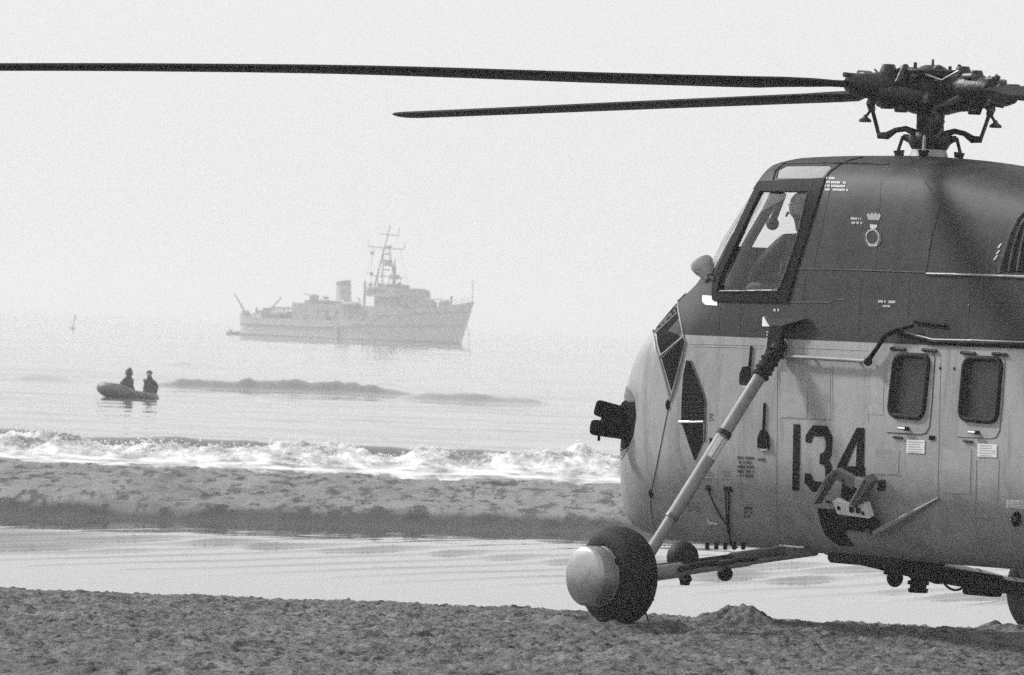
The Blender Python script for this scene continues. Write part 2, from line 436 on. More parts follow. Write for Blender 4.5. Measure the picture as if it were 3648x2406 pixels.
# --- breaking surf: a tumbling foam ridge, its flat wash, and flung spray
def foam_material():
    m = bpy.data.materials.new('surf_foam'); m.use_nodes = True
    n = m.node_tree; b = n.nodes['Principled BSDF']; L = n.links.new
    tc = n.nodes.new('ShaderNodeTexCoord'); mp = n.nodes.new('ShaderNodeMapping'); mp.inputs['Scale'].default_value = (1, 0.6, 1.6); L(tc.outputs['Object'], mp.inputs[0])
    t = n.nodes.new('ShaderNodeTexNoise'); t.inputs['Scale'].default_value = 1.1; t.inputs['Detail'].default_value = 9; t.inputs['Roughness'].default_value = 0.72; L(mp.outputs[0], t.inputs['Vector'])
    r = n.nodes.new('ShaderNodeMapRange'); r.inputs['From Min'].default_value = 0.39; r.inputs['From Max'].default_value = 0.57
    r.inputs['To Min'].default_value = 0.18; r.inputs['To Max'].default_value = 0.74; L(t.outputs['Fac'], r.inputs['Value'])
    L(r.outputs[0], b.inputs['Base Color']); b.inputs['Roughness'].default_value = 0.7
    b.inputs['Subsurface Weight'].default_value = 0.0
    return m
M_foam = foam_material()
def surf_h(X, Y):
    yc = surf_line(X); d = Y - yc
    hgt = 0.11 + 0.82*vfbm(X*0.5, X*0, 101, 3)**1.7
    env = np.exp(-np.where(d < 0, (d/1.25)**2, (d/0.9)**2))
    turb = vfbm(X*1.9, Y*1.6, 103, 5, 0.62)
    z = hgt*env*(0.45 + 1.1*turb) + 0.05*env*(vn(X*9, Y*9, 107)-0.5)
    wash = SS(-6.0, -4.8, d)
    z = z + 0.05*wash*(0.3 + vfbm(X*1.2, Y*0.9, 109, 4)) - 0.12*(1-wash)
    z = z - 0.6*SS(1.6, 3.0, d) 
    return z
xs = axis([(-60, -17, 0.8), (-17, 17, 0.05), (17, 60, 0.8)]); ys = axis([(112.5, 118, 0.12), (118, 126.5, 0.06)])
X, Y = np.meshgrid(xs, ys); Z = surf_h(X, Y)
surf = tag(sheet('breaking_surf', X, Y, Z, M_foam), 'white breaking surf foam along the sandbar', kind='stuff')
# spray: thousands of small clots of froth
ico = bmesh.new(); bmesh.ops.create_icosphere(ico, subdivisions=1, radius=1)
iv = np.array([v.co[:] for v in ico.verts]); jf = [tuple(v.index for v in f.verts) for f in ico.faces]; ico.free()
SV = []; SFc = []
for k in range(9000):
    x = rng.uniform(-17, 17); y0 = float(surf_line(np.array([x]))[0])
    g = float(vfbm(np.array([x*0.7]), np.array([3.3]), 113, 3)[0])
    if rng.random() > 0.25 + 1.3*max(0, g - 0.35): continue
    y = y0 + rng.gauss(-0.35, 0.75); h = float(surf_h(np.array([[x]]), np.array([[y]]))[0, 0])
    z = max(h, 0.03) + abs(rng.gauss(0, 0.05 + 0.16*max(0, g-0.42)))
    r = rng.uniform(0.006, 0.024); o = len(SV)
    s = np.array([r*rng.uniform(0.8, 1.6), r*rng.uniform(0.8, 1.6), r*rng.uniform(0.6, 1.2)])
    SV += [tuple(p) for p in iv*s + np.array([x, y, z])]; SFc += [tuple(i+o for i in f) for f in jf]
me = bpy.data.meshes.new('sea_spray'); me.from_pydata(SV, [], SFc); me.update()
M_spray = mat('spray_froth', 0.88, 0.8)
spray = link('sea_spray', me, M_spray, None, 180); tag(spray, 'froth and spray flung up over the breaking surf', kind='stuff')

# ------------------------------------------------------------------ helicopter
# frame: x forward from the rotor axis, y to port, z up from the ground
M_skin = None
M_black = mat('black_paint', 0.005, 0.6, var=0.25, scale=20, spec=0.06)
M_rubber = mat('black_rubber', 0.007, 0.75, var=0.4, scale=9, bump=0.25, bscale=40, spec=0.2)
M_dark = mat('dark_metal', 0.014, 0.6, 0.0, var=0.4, scale=14, bump=0.15, bscale=50, spec=0.15)
M_hub = mat('oily_hub_metal', 0.008, 0.45, 0.0, var=0.6, scale=16, bump=0.35, bscale=40, spec=0.4)
M_steel = mat('bare_metal', 0.42, 0.35, 0.6, var=0.15, scale=10)
M_light = mat('light_grey_paint', 0.28, 0.45, var=0.08, scale=6)
M_mid = mat('mid_grey_paint', 0.10, 0.45, var=0.2, scale=8)
M_arm = mat('arm_metal', 0.26, 0.45, 0.2, var=0.25, scale=6)
M_white = mat('white_placard', 0.82, 0.5, var=0.08, scale=20)
M_text = mat('pale_lettering', 0.50, 0.6, var=0.25, scale=60)
M_ink = mat('black_lettering', 0.05, 0.6, var=0.3, scale=60)
M_num = mat('black_number_paint', 0.006, 0.6, var=0.2, scale=12, spec=0.08)
M_seam = mat('dark_seam', 0.03, 0.7)
M_seamf = mat('panel_seam', 0.22, 0.7)
M_gril = mat('grille_mesh', 0.006, 0.8, var=0.4, scale=40, spec=0.05)
M_soot = mat('sooty_plate', 0.005, 0.85, var=0.5, scale=14, spec=0.04)
M_alu = mat('worn_aluminium', 0.24, 0.6, 0.0, var=0.25, scale=5, bump=0.05, bscale=25)
M_blade = mat('rotor_blade_paint', 0.006, 0.6, var=0.3, scale=3, spec=0.08)
M_int = mat('cockpit_interior', 0.03, 0.8)

def glass_material(name, tint, alpha):
    m = bpy.data.materials.new(name); m.use_nodes = True; n = m.node_tree; n.nodes.clear(); L = n.links.new
    tr = n.nodes.new('ShaderNodeBsdfTransparent'); tr.inputs[0].default_value = (tint, tint, tint, 1)
    gl = n.nodes.new('ShaderNodeBsdfGlossy'); gl.inputs['Roughness'].default_value = 0.05
    lw = n.nodes.new('ShaderNodeLayerWeight'); lw.inputs[0].default_value = 0.5; pw = n.nodes.new('ShaderNodeMath'); pw.operation = 'POWER'; pw.inputs[1].default_value = 5.0; L(lw.outputs['Facing'], pw.inputs[0])
    fr = n.nodes.new('ShaderNodeMapRange'); fr.inputs['To Min'].default_value = 0.05; fr.inputs['To Max'].default_value = 0.9; L(pw.outputs[0], fr.inputs['Value'])
    mx = n.nodes.new('ShaderNodeMixShader'); ou = n.nodes.new('ShaderNodeOutputMaterial')
    L(fr.outputs[0], mx.inputs[0]); L(tr.outputs[0], mx.inputs[1]); L(gl.outputs[0], mx.inputs[2]); L(mx.outputs[0], ou.inputs[0]); return m
M_glass = glass_material('cockpit_glass', 0.93, 0)
M_sky = glass_material('skylight_plexiglass', 0.9, 0)
_n = M_sky.node_tree; _o = _n.nodes['Material Output']; _sh = _o.inputs[0].links[0].from_socket
_d = _n.nodes.new('ShaderNodeBsdfDiffuse'); _d.inputs[0].default_value = (0.85, 0.85, 0.85, 1); _t = _n.nodes.new('ShaderNodeBsdfTranslucent'); _t.inputs[0].default_value = (0.7, 0.7, 0.7, 1)
_a = _n.nodes.new('ShaderNodeMixShader'); _n.links.new(_d.outputs[0], _a.inputs[1]); _n.links.new(_t.outputs[0], _a.inputs[2])
_m = _n.nodes.new('ShaderNodeMixShader'); _m.inputs[0].default_value = 0.8; _n.links.new(_sh, _m.inputs[1]); _n.links.new(_a.outputs[0], _m.inputs[2]); _n.links.new(_m.outputs[0], _o.inputs[0])
M_cabglass = mat('cabin_window_glass', 0.035, 0.3, var=0.12, scale=3, spec=0.3)

def skin_material():
    m = bpy.data.materials.new('navy_paint_scheme'); m.use_nodes = True; n = m.node_tree; b = n.nodes['Principled BSDF']; L = n.links.new
    tc = n.nodes.new('ShaderNodeTexCoord'); sp = n.nodes.new('ShaderNodeSeparateXYZ'); L(tc.outputs['Object'], sp.inputs[0])
    # upper dark coat above the dividing line, light coat below
    gt = n.nodes.new('ShaderNodeMapRange'); gt.inputs['From Min'].default_value = 2.312; gt.inputs['From Max'].default_value = 2.318; L(sp.outputs['Z'], gt.inputs['Value'])
    def noi(sc, det, vec, rough=0.6):
        t = n.nodes.new('ShaderNodeTexNoise'); t.inputs['Scale'].default_value = sc; t.inputs['Detail'].default_value = det; t.inputs['Roughness'].default_value = rough; L(vec, t.inputs['Vector']); return t.outputs['Fac']
    mp = n.nodes.new('ShaderNodeMapping'); mp.inputs['Scale'].default_value = (1, 1, 0.3); L(tc.outputs['Object'], mp.inputs[0])
    a = noi(1.6, 6, mp.outputs[0]); bq = noi(9, 5, mp.outputs[0], 0.7)
    s = n.nodes.new('ShaderNodeMix'); s.data_type = 'FLOAT'; s.inputs[0].default_value = 0.4; L(a, s.inputs[2]); L(bq, s.inputs[3])
    def rng_(lo, hi):
        r = n.nodes.new('ShaderNodeMapRange'); r.inputs['From Min'].default_value = 0.32; r.inputs['From Max'].default_value = 0.68
        r.inputs['To Min'].default_value = lo; r.inputs['To Max'].default_value = hi; L(s.outputs[0], r.inputs['Value']); return r.outputs[0]
    lo = rng_(0.30, 0.42); hi = rng_(0.020, 0.038)
    mx = n.nodes.new('ShaderNodeMix'); mx.data_type = 'FLOAT'; L(gt.outputs[0], mx.inputs[0]); L(lo, mx.inputs[2]); L(hi, mx.inputs[3])
    # streaky grime
    mp2 = n.nodes.new('ShaderNodeMapping'); mp2.inputs['Scale'].default_value = (5, 5, 0.6); L(tc.outputs['Object'], mp2.inputs[0])
    g = noi(1.5, 6, mp2.outputs[0], 0.7)
    gr = n.nodes.new('ShaderNodeMapRange'); gr.inputs['From Min'].default_value = 0.50; gr.inputs['From Max'].default_value = 0.74; gr.inputs['To Min'].default_value = 1.0; gr.inputs['To Max'].default_value = 0.58; L(g, gr.inputs['Value'])
    mu = n.nodes.new('ShaderNodeMath'); mu.operation = 'MULTIPLY'; L(mx.outputs[0], mu.inputs[0]); L(gr.outputs[0], mu.inputs[1])
    fine = noi(55, 4, tc.outputs['Object'], 0.75); fr_ = n.nodes.new('ShaderNodeMapRange'); fr_.inputs['From Min'].default_value = 0.3; fr_.inputs['From Max'].default_value = 0.7; fr_.inputs['To Min'].default_value = 0.88; fr_.inputs['To Max'].default_value = 1.12; L(fine, fr_.inputs['Value'])
    mu2 = n.nodes.new('ShaderNodeMath'); mu2.operation = 'MULTIPLY'; mu2.name = 'final'; L(mu.outputs[0], mu2.inputs[0]); L(fr_.outputs[0], mu2.inputs[1])
    L(mu2.outputs[0], b.inputs['Base Color'])
    b.inputs['Roughness'].default_value = 0.58; b.inputs['Specular IOR Level'].default_value = 0.20
    # slight oil-canning of the thin skin
    bp = n.nodes.new('ShaderNodeBump'); bp.inputs['Strength'].default_value = 0.25; bp.inputs['Distance'].default_value = 0.03
    L(noi(2.6, 2, tc.outputs['Object']), bp.inputs['Height']); L(bp.outputs[0], b.inputs['Normal'])
    return m
M_skin = skin_material()

heli = empty('helicopter', HUB0, 0)
heli.rotation_euler = (0, 0, math.atan2(FWD.y, FWD.x))
tag(heli, 'dark and light grey navy helicopter numbered 134 parked on the beach', 'helicopter')
LOC = Matrix.Translation(HUB0) @ Matrix((FWD, PORT, Vector((0, 0, 1)))).transposed().to_4x4()
INV = LOC.inverted(); INV3 = INV.to_3x3()
CAML = INV @ CAM
def ldir(px, py): return (INV3 @ pixel_dir(px, py)).normalized()
def on_y(px, py, y):            # pixel ray met with the plane y = const of the helicopter
    d = ldir(px, py); t = (y - CAML.y) / d.y; return CAML + d * t
def on_x(px, py, x):
    d = ldir(px, py); t = (x - CAML.x) / d.x; return CAML + d * t

# --- fuselage skin: half-width y = w(x, z)
ZS = [0.60, 0.66, 0.74, 0.88, 1.04, 1.33, 1.76, 1.92, 2.14, 2.37, 2.62, 2.72, 2.84, 3.12, 3.40, 3.59, 3.71, 3.78, 3.81]
SUPX = [3.15, 3.44, 3.64, 3.74, 3.79, 3.81, 3.80, 3.75, 3.65, 3.40, 3.08, 2.92, 2.80, 2.59, 2.33, 2.15, 1.98, 1.62, 0.9]
WZ = [(0.60, 0.0), (0.61, 0.15), (0.66, 0.32), (0.74, 0.46), (0.88, 0.605), (1.04, 0.72), (1.2, 0.80), (1.38, 0.84), (1.76, 0.86), (2.14, 0.86), (2.37, 0.85), (2.62, 0.82), (2.88, 0.79), (3.12, 0.755), (3.40, 0.70), (3.59, 0.62), (3.71, 0.50), (3.78, 0.33), (3.805, 0.14), (3.81, 0.0)]
wz = pch([a for a, _ in WZ], [b for _, b in WZ])
supx = pch(ZS, SUPX)
x0z = pch([0.60, 0.74, 1.0, 2.14, 2.37, 2.62, 2.84, 3.12, 3.40, 3.59, 3.71, 3.78, 3.81], [1.6, 1.9, 2.0, 2.0, 1.75, 1.4, 1.2, 1.1, 0.95, 0.85, 0.75, 0.5, 0.2])
zt_aft = pch([-10.6, -8, -6, -4, -2.6, -1.7, -1.12, -0.64, 0.0], [2.72, 2.78, 2.92, 3.22, 3.47, 3.63, 3.725, 3.775, 3.81])
zb_aft = pch([-10.6, -8, -6, -4, -3, -2.2, 0.0], [2.25, 1.95, 1.5, 0.95, 0.72, 0.62, 0.60])
tw_aft = pch([-10.6, -8, -6, -4, -2.8, -1.8, 0], [0.26, 0.40, 0.60, 0.84, 0.96, 1.0, 1.0])
def a_of(z):
    S = supx(z) * SF; q = (S - x0z(z)*SF)**2 - (CF*wz(z))**2
    return math.sqrt(max(q, 0.05)) / SF
tipz = [(0.60 + 3.21*k/400) for k in range(401)]; tipx = [x0z(z) + a_of(z) for z in tipz]
kmax = int(np.argmax(tipx)); XTIP = tipx[kmax]
def zrange(x):
    if x <= 0: return zb_aft(x), zt_aft(x)
    zb = 0.60; zt = 3.81
    k = kmax
    while k > 0 and tipx[k-1] > x: k -= 1
    if k > 0: zb = tipz[k] - (tipx[k]-x)/(tipx[k]-tipx[k-1]+1e-9)*(tipz[k]-tipz[k-1])
    k = kmax
    while k < 400 and tipx[k+1] > x: k += 1
    if k < 400: zt = tipz[k] + (tipx[k]-x)/(tipx[k]-tipx[k+1]+1e-9)*(tipz[k+1]-tipz[k])
    return zb, zt
def half_w(x, z):
    if x <= 0:
        zb, zt = zrange(x); zm = 0.60 + (z-zb)/(zt-zb)*3.21
        return wz(zm)*tw_aft(x)
    x0 = x0z(z)
    if x <= x0: return wz(z)
    q = 1 - ((x-x0)/a_of(z))**2
    return wz(z)*math.sqrt(q) if q > 0 else 0.0
NT = 64
stx = [-10.6 + 0.5*k for k in range(16)] + [-2.6 + 0.13*k for k in range(20)] + [0.0 + 0.06*k for k in range(45)]
stx += [2.7 + (XTIP-0.004-2.7)*math.sin(math.pi/2*k/16) for k in range(17)]
prof = []
for x in stx:
    zb, zt = zrange(x); row = []
    for k in range(NT + 1):
        z = zb + (zt-zb)*(1-math.cos(math.pi*k/NT))/2
        row.append((x, half_w(x, z) if 0 < k < NT else 0.0, z))
    prof.append(row)
V = []; Fc = []; RN = 2*NT
for row in prof:
    V += row + [(p[0], -p[1], p[2]) for p in row[NT-1:0:-1]]
for i in range(len(prof)-1):
    for k in range(RN):
        a = i*RN+k; b = i*RN+(k+1) % RN; Fc.append((a, b, b+RN, a+RN))
Fc.append(tuple(range(RN-1, -1, -1))); Fc.append(tuple((len(prof)-1)*RN+k for k in range(RN)))
sk_me = bpy.data.meshes.new('fuselage'); sk_me.from_pydata(V, [], Fc); sk_me.update()
bm = bmesh.new(); bm.from_mesh(sk_me); bmesh.ops.recalc_face_normals(bm, faces=bm.faces); bmesh.ops.remove_doubles(bm, verts=bm.verts, dist=1e-5); bm.to_mesh(sk_me)
BVH = BVHTree.FromBMesh(bm); bm.free()

def hit(px, py):
    d = ldir(px, py); loc, nrm, i, dist = BVH.ray_cast(CAML, d)
    if loc is None:
        t = ((Vector((0, 0, 2)) - CAML).dot(d)); best = None
        for k in range(-60, 61):
            p = CAML + d*(t + k*0.05); q, nn, _, ds = BVH.find_nearest(p)
            if best is None or ds < best[2]: best = (q, nn, ds)
        return best[0], best[1]
    if nrm.dot(d) > 0: nrm = -nrm
    return loc, nrm

def add_dark_mark(px, radii, rot, strength, seed):
    """an oil or soot stain with ragged edges on the paint"""
    c = hit(*px)[0]; n = M_skin.node_tree; L = n.links.new; b = n.nodes['Principled BSDF']
    prev = b.inputs['Base Color'].links[0].from_socket
    tc = n.nodes.new('ShaderNodeTexCoord')
    wn = n.nodes.new('ShaderNodeTexNoise'); wn.inputs['Scale'].default_value = 5; wn.inputs['Detail'].default_value = 6; L(tc.outputs['Object'], wn.inputs['Vector'])
    mp = n.nodes.new('ShaderNodeMapping'); mp.vector_type = 'TEXTURE'
    mp.inputs['Location'].default_value = c; mp.inputs['Rotation'].default_value = (0, rot, 0); mp.inputs['Scale'].default_value = radii
    L(tc.outputs['Object'], mp.inputs[0])
    ln = n.nodes.new('ShaderNodeVectorMath'); ln.operation = 'LENGTH'; L(mp.outputs[0], ln.inputs[0])
    ad = n.nodes.new('ShaderNodeMath'); ad.operation = 'MULTIPLY_ADD'; L(wn.outputs['Fac'], ad.inputs[0]); ad.inputs[1].default_value = 0.9; L(ln.outputs['Value'], ad.inputs[2])
    r = n.nodes.new('ShaderNodeMapRange'); r.interpolation_type = 'SMOOTHSTEP'; r.inputs['From Min'].default_value = 0.55; r.inputs['From Max'].default_value = 1.5; r.inputs['To Min'].default_value = 1-strength; r.inputs['To Max'].default_value = 1; L(ad.outputs[0], r.inputs['Value'])
    mu = n.nodes.new('ShaderNodeMath'); mu.operation = 'MULTIPLY'; L(prev, mu.inputs[0]); L(r.outputs[0], mu.inputs[1]); L(mu.outputs[0], b.inputs['Base Color'])
add_dark_mark((3345, 1178), (0.42, 0.4, 0.16), 0.15, 0.6, 1)
add_dark_mark((3215, 600), (0.30, 0.4, 0.12), 0.6, 0.5, 2)  # diagonal dark streak below the hub
add_dark_mark((3400, 620), (0.55, 0.4, 0.06), 0.25, 0.55, 3)  # long dark streak along the roof edge
add_dark_mark((2250, 1440), (0.25, 0.25, 0.22), 0.0, 0.5, 4)
add_dark_mark((2780, 1330), (0.08, 0.3, 0.18), -0.3, 0.35, 5)  # soft shadow of the strut joint, painted into the skin colour
# --- openings cut through the shell
def xz_prism(pts, y0, y1):
    return MB().prism([(p[0], y0, p[1]) for p in pts], (0, y1-y0, 0))
def rounded(pts, r, n=5):
    out = []; N = len(pts)
    for i in range(N):
        p = Vector(pts[i]); a = Vector(pts[i-1]); b = Vector(pts[(i+1) % N])
        u = (a-p).normalized(); w = (b-p).normalized(); q0 = p+u*r; q1 = p+w*r
        for k in range(n+1):
            t = k/n; out.append(tuple((q0*(1-t)+p*t)*(1-t) + (p*(1-t)+q1*t)*t))
    return out
WIN_PX = [(2712, 681), (2881, 683), (2851, 832), (2808, 965), (2774, 1038), (2566, 1041), (2560, 1026), (2566, 998), (2642, 832)]
win_xz = [(hit(*p)[0].x, hit(*p)[0].z) for p in WIN_PX]
CAB_PX = [[(3192, 1265), (3314, 1269), (3289, 1491), (3168, 1479)], [(3440, 1275), (3572, 1280), (3552, 1504), (3420, 1492)]]
cab_xz = [rounded([(hit(*p)[0].x, hit(*p)[0].z) for p in q], 0.085) for q in CAB_PX]
SKY_PX = [(2766, 636), (2772, 606), (2800, 591), (2950, 589), (2962, 598), (2930, 634)]
sky_xz = [(hit(*p)[0].x, hit(*p)[0].z) for p in SKY_PX]
cut = MB()
cutters = [xz_prism(win_xz, -1.3, 1.3), xz_prism(sky_xz, -1.3, 1.3), xz_prism(cab_xz[0], 0.5, 1.3), xz_prism(cab_xz[1], 0.5, 1.3)]
for s in (-1, 1):
    cutters.append(MB().prism([(1.50, s*0.045, 2.87), (1.50, s*0.69, 2.80), (1.50, s*0.63, 3.52), (1.50, s*0.045, 3.52)], (2.2, 0, 0)))
fus_tmp = bpy.data.objects.new('fuselage_tmp', sk_me); col.objects.link(fus_tmp)
sol = fus_tmp.modifiers.new('s', 'SOLIDIFY'); sol.thickness = 0.03; sol.offset = -1
tmp = []
for c in cutters:
    co = c.build('cutter', None, None, None); tmp.append(co)
    mb = fus_tmp.modifiers.new('b', 'BOOLEAN'); mb.operation = 'DIFFERENCE'; mb.object = co; mb.solver = 'EXACT'
fus_me = evaluated(fus_tmp); fus_me.name = 'fuselage'
for o in tmp + [fus_tmp]: bpy.data.objects.remove(o)
fus = link('fuselage', fus_me, M_skin, heli, 32)

# --- things laid on the skin, traced from the photograph and dropped onto the surface
def inside(p, poly):
    c = False; n = len(poly)
    for i in range(n):
        a = poly[i]; b = poly[i-1]
        if (a[1] > p[1]) != (b[1] > p[1]) and p[0] < (b[0]-a[0])*(p[1]-a[1])/(b[1]-a[1]) + a[0]: c = not c
    return c
def dense(poly, st, closed=True):
    out = []; n = len(poly)
    for i in range(n if closed else n-1):
        a = Vector(poly[i]); b = Vector(poly[(i+1) % n]); k = max(1, int((b-a).length/st))
        out += [tuple(a.lerp(b, j/k)) for j in range(k)]
    if not closed: out.append(tuple(poly[-1]))
    return out
def decal(name, loops, m, parent=None, off=0.004, skirt=None, st=16):
    """flat print or thin plate: outline loops in photo pixels, laid on the skin"""
    if not isinstance(loops[0][0], (tuple, list)): loops = [loops]
    pts = []; edges = []
    for lp in loops:
        d = dense(lp, st); o = len(pts); pts += [Vector(p) for p in d]; edges += [(o+i, o+(i+1) % len(d)) for i in range(len(d))]
    xs_ = [p.x for p in pts]; ys_ = [p.y for p in pts]
    x = min(xs_) + st*0.6
    while x < max(xs_):
        y = min(ys_) + st*0.6
        while y < max(ys_):
            if sum(inside((x, y), lp) for lp in loops) % 2 and min((Vector((x, y))-p).length for p in pts) > st*0.45: pts.append(Vector((x, y)))
            y += st
        x += st
    vs_, es, fs, *_r = delaunay_2d_cdt(pts, edges, [], 0, 1e-4)
    P = [hit(v.x, v.y) for v in vs_]
    V_ = [p + n*off for p, n in P]; F_ = []
    for f in fs:
        c = sum((vs_[i] for i in f), Vector((0, 0)))/len(f)
        if sum(inside(c, lp) for lp in loops) % 2: F_.append(tuple(f))
    b = MB(); b.add(V_, F_)
    if skirt is not None:
        cnt = {}
        for f in F_:
            for i in range(len(f)):
                e = (f[i], f[(i+1) % len(f)]); k = tuple(sorted(e)); cnt.setdefault(k, []).append(e)
        o = len(b.v); b.v += [tuple(p + n*skirt) for p, n in P]
        b.f += [(e[0][1], e[0][0], e[0][0]+o, e[0][1]+o) for e in cnt.values() if len(e) == 1]
    return b.build(name, m, fus if parent is None else parent, 40)
def skin_path(px, st=14, off=0.004):
    return [p + n*off for p, n in (hit(*q) for q in dense(px, st, False))]
def seam(name, px, r, m, parent=None, off=0.0, n=6):
    return sub(name, skin_path(px, 14, off), r, m, fus if parent is None else parent, n)
def rect(x0, y0, x1, y1, sl=0.03): return [(x0, y0), (x1, y0+(x1-x0)*sl), (x1, y1+(x1-x0)*sl), (x0, y1)]
def stencil(name, x0, y0, x1, rows, hgt, gap, m, seed, fill=0.8):
    """a block of small illegible stencil lettering, joined as one print"""
    r = random.Random(seed); b = MB()
    for k in range(rows):
        x = x0; y = y0 + k*(hgt+gap)
        xe = x1 - r.uniform(0, 0.25)*(x1-x0)
        while x < xe:
            w = r.uniform(3, 6.5)
            if r.random() < fill:
                q = [(x, y + (x-x0)*0.03), (x+w*0.8, y+(x-x0)*0.03), (x+w*0.8, y+hgt*r.uniform(0.75, 1)+(x-x0)*0.03), (x, y+hgt+(x-x0)*0.03)]
                vv = [hit(*c) for c in q]; b.add([p+n*0.004 for p, n in vv], [(0, 1, 2, 3)])
            x += w
    o = b.build(name, m, fus, None); o['kind'] = 'stuff'; return o

# cockpit side window: heavy black frame, pane, both sides
wf = MB()
def framepiece(px, off=0.014, skirt=-0.012): return decal('cockpit_window_frame', px, M_black, fus, off, skirt)
framepiece([(2704, 650), (2941, 637), (2931, 668), (2884, 685), (2712, 683), (2706, 672)])
framepiece([(2941, 638), (2888, 806), (2841, 958), (2808, 1077), (2770, 1077), (2776, 1042), (2808, 965), (2851, 832), (2882, 686), (2929, 669)])
framepiece([(2540, 1064), (2561, 1041), (2774, 1041), (2768, 1077), (2545, 1073)])
framepiece([(2703, 651), (2706, 673), (2711, 684), (2642, 832), (2566, 998), (2559, 1041), (2540, 1063), (2541, 1000), (2600, 870)])
seam('window_trim', [(2880, 690), (2848, 832), (2806, 965), (2776, 1036), (2570, 1040)], 0.008, M_mid, None, 0.016)
def pane(name, xz, side, inset, m, n=12):
    xs_ = [p[0] for p in xz]; zs_ = [p[1] for p in xz]
    pts = [Vector(p) for p in dense(xz, 0.08)]; ne = len(pts); edges = [(i, (i+1) % ne) for i in range(ne)]
    x = min(xs_)+0.05
    while x < max(xs_):
        z = min(zs_)+0.05
        while z < max(zs_):
            if inside((x, z), xz) and min((Vector((x, z))-p).length for p in pts) > 0.03: pts.append(Vector((x, z)))
            z += 0.08
        x += 0.08
    vv, ee, ff, *_r = delaunay_2d_cdt(pts, edges, [], 0, 1e-5)
    V_ = [(v.x, side*(half_w(v.x, v.y)-inset), v.y) for v in vv]
    F_ = [tuple(f) for f in ff if inside(sum((vv[i] for i in f), Vector((0, 0)))/len(f), xz)]
    return MB().add(V_, F_).build(name, m, fus, 40)
for s in (1, -1):
    pane('cockpit_side_glass', win_xz, s, 0.02, M_glass)
    pane('skylight_glass', sky_xz, s, 0.012, M_sky)
    # windscreen glass follows the nose of the canopy
    rows_ = []; 
    for i in range(13):
        z = 2.80 + 0.70*i/12
        rows_.append([Vector((0, 0, 0))]*0)
        w0 = wz(z); x0 = x0z(z); a = a_of(z)
        for j in range(11):
            y = 0.03 + (0.70-0.03)*j/10; q = max(0.0, 1-(y/w0)**2)
            rows_[-1].append(Vector((x0 + a*math.sqrt(q) - 0.018, s*min(y, w0*0.999), z)))
    b = MB(); nn = 11
    b.add([p for r in rows_ for p in r], [(i*nn+j, i*nn+j+1, (i+1)*nn+j+1, (i+1)*nn+j) for i in range(12) for j in range(10)])
    b.build('windscreen_glass', M_glass, fus, 60)
# cabin windows: rubber surround, dark pane, jettison frame, latch
for k, q in enumerate(CAB_PX):
    w = empty('cabin_window'); w.parent = heli
    ring = [hit(*p) for p in dense(q, 10)]
    rp = []
    for x, z in cab_xz[k]: rp.append(Vector((x, half_w(x, z)+0.004, z)))
    sub('rubber_surround', rp + [rp[0], rp[1]], 0.021, M_rubber, w, 8)
    o = pane('pane', cab_xz[k], 1, 0.028, M_cabglass); o.parent = w
    ox = (0, 250)[k]; oy = (0, 14)[k]
    sub('jettison_seam', skin_path([(3290+ox, 1243+oy), (3322+ox, 1250+oy), (3331+ox, 1275+oy), (3322+ox, 1420+oy), (3312+ox, 1520+oy), (3300+ox, 1543+oy), (3280+ox, 1548+oy), (3160+ox, 1541+oy)], 14, 0.001), 0.0045, M_seam if k == 0 else M_mid, w, 6)
    for hx, hy in ((3178, 1243), (3290, 1247)):
        a = hit(hx+ox, hy+oy); c = hit(hx+50+ox, hy+4+oy)
        MB().tube([a[0]+a[1]*0.012, c[0]+c[1]*0.012], 0.013, 8).build('hinge', M_dark, w)
    a = hit(3212+ox, 1526+oy); c = hit(3236+ox, 1528+oy)
    MB().tube([a[0]+a[1]*0.03, c[0]+c[1]*0.03], 0.011, 8).build('latch_handle', M_steel, w)
    MB().tube([c[0]+c[1]*0.0, c[0]+c[1]*0.035], 0.016, 8).build('latch_knob', M_black, w)
    a = hit(3184+ox, 1556+oy); c = hit(3216+ox, 1560+oy)
    MB().tube([a[0]+a[1]*0.006, c[0]+c[1]*0.006], 0.010, 6).build('catch', M_dark, w)
# stencils, placards, number, crest
def placard(px, seed):
    o = decal('placard', px, M_white, fus, 0.005)
    r = random.Random(seed); (x0, y0), (x1, y1), (x2, y2), (x3, y3) = px; b = MB(); n = 5
    for i in range(n):
        t = (i+0.7)/(n+0.4); xa = x0+5; xb = x1-5-r.uniform(0, 14); yy = y0+(y3-y0)*t
        q = [hit(*c) for c in ((xa, yy), (xb, yy+(xb-xa)*0.03), (xb, yy+2.4+(xb-xa)*0.03), (xa, yy+2.4))]
        b.add([p+n_*0.007 for p, n_ in q], [(0, 1, 2, 3)])
    b.build('placard_print', mat('grey_print', 0.45, 0.7) if 'grey_print' not in bpy.data.materials else bpy.data.materials['grey_print'], o, None)['kind'] = 'stuff'
    return o
placard([(3232, 1567), (3296, 1569), (3295, 1617), (3230, 1613)], 1)
placard([(3485, 1580), (3553, 1584), (3552, 1631), (3483, 1627)], 2)
placard([(3586, 1780), (3664, 1784), (3664, 1813), (3586, 1808)], 3)
decal('placard', [(2504, 1053), (2538, 1055), (2538, 1070), (2557, 1073), (2556, 1090), (2502, 1086)], M_white)
decal('placard', [(2718, 1129), (2740, 1131), (2768, 1150), (2769, 1166), (2716, 1163)], M_white)
Z4 = lambda pts: [(2780 + x/2.74, 1450 + y/2.74) for x, y in pts]
decal('number_one', Z4([(131, 168), (197, 170), (187, 818), (118, 812)]), M_num)
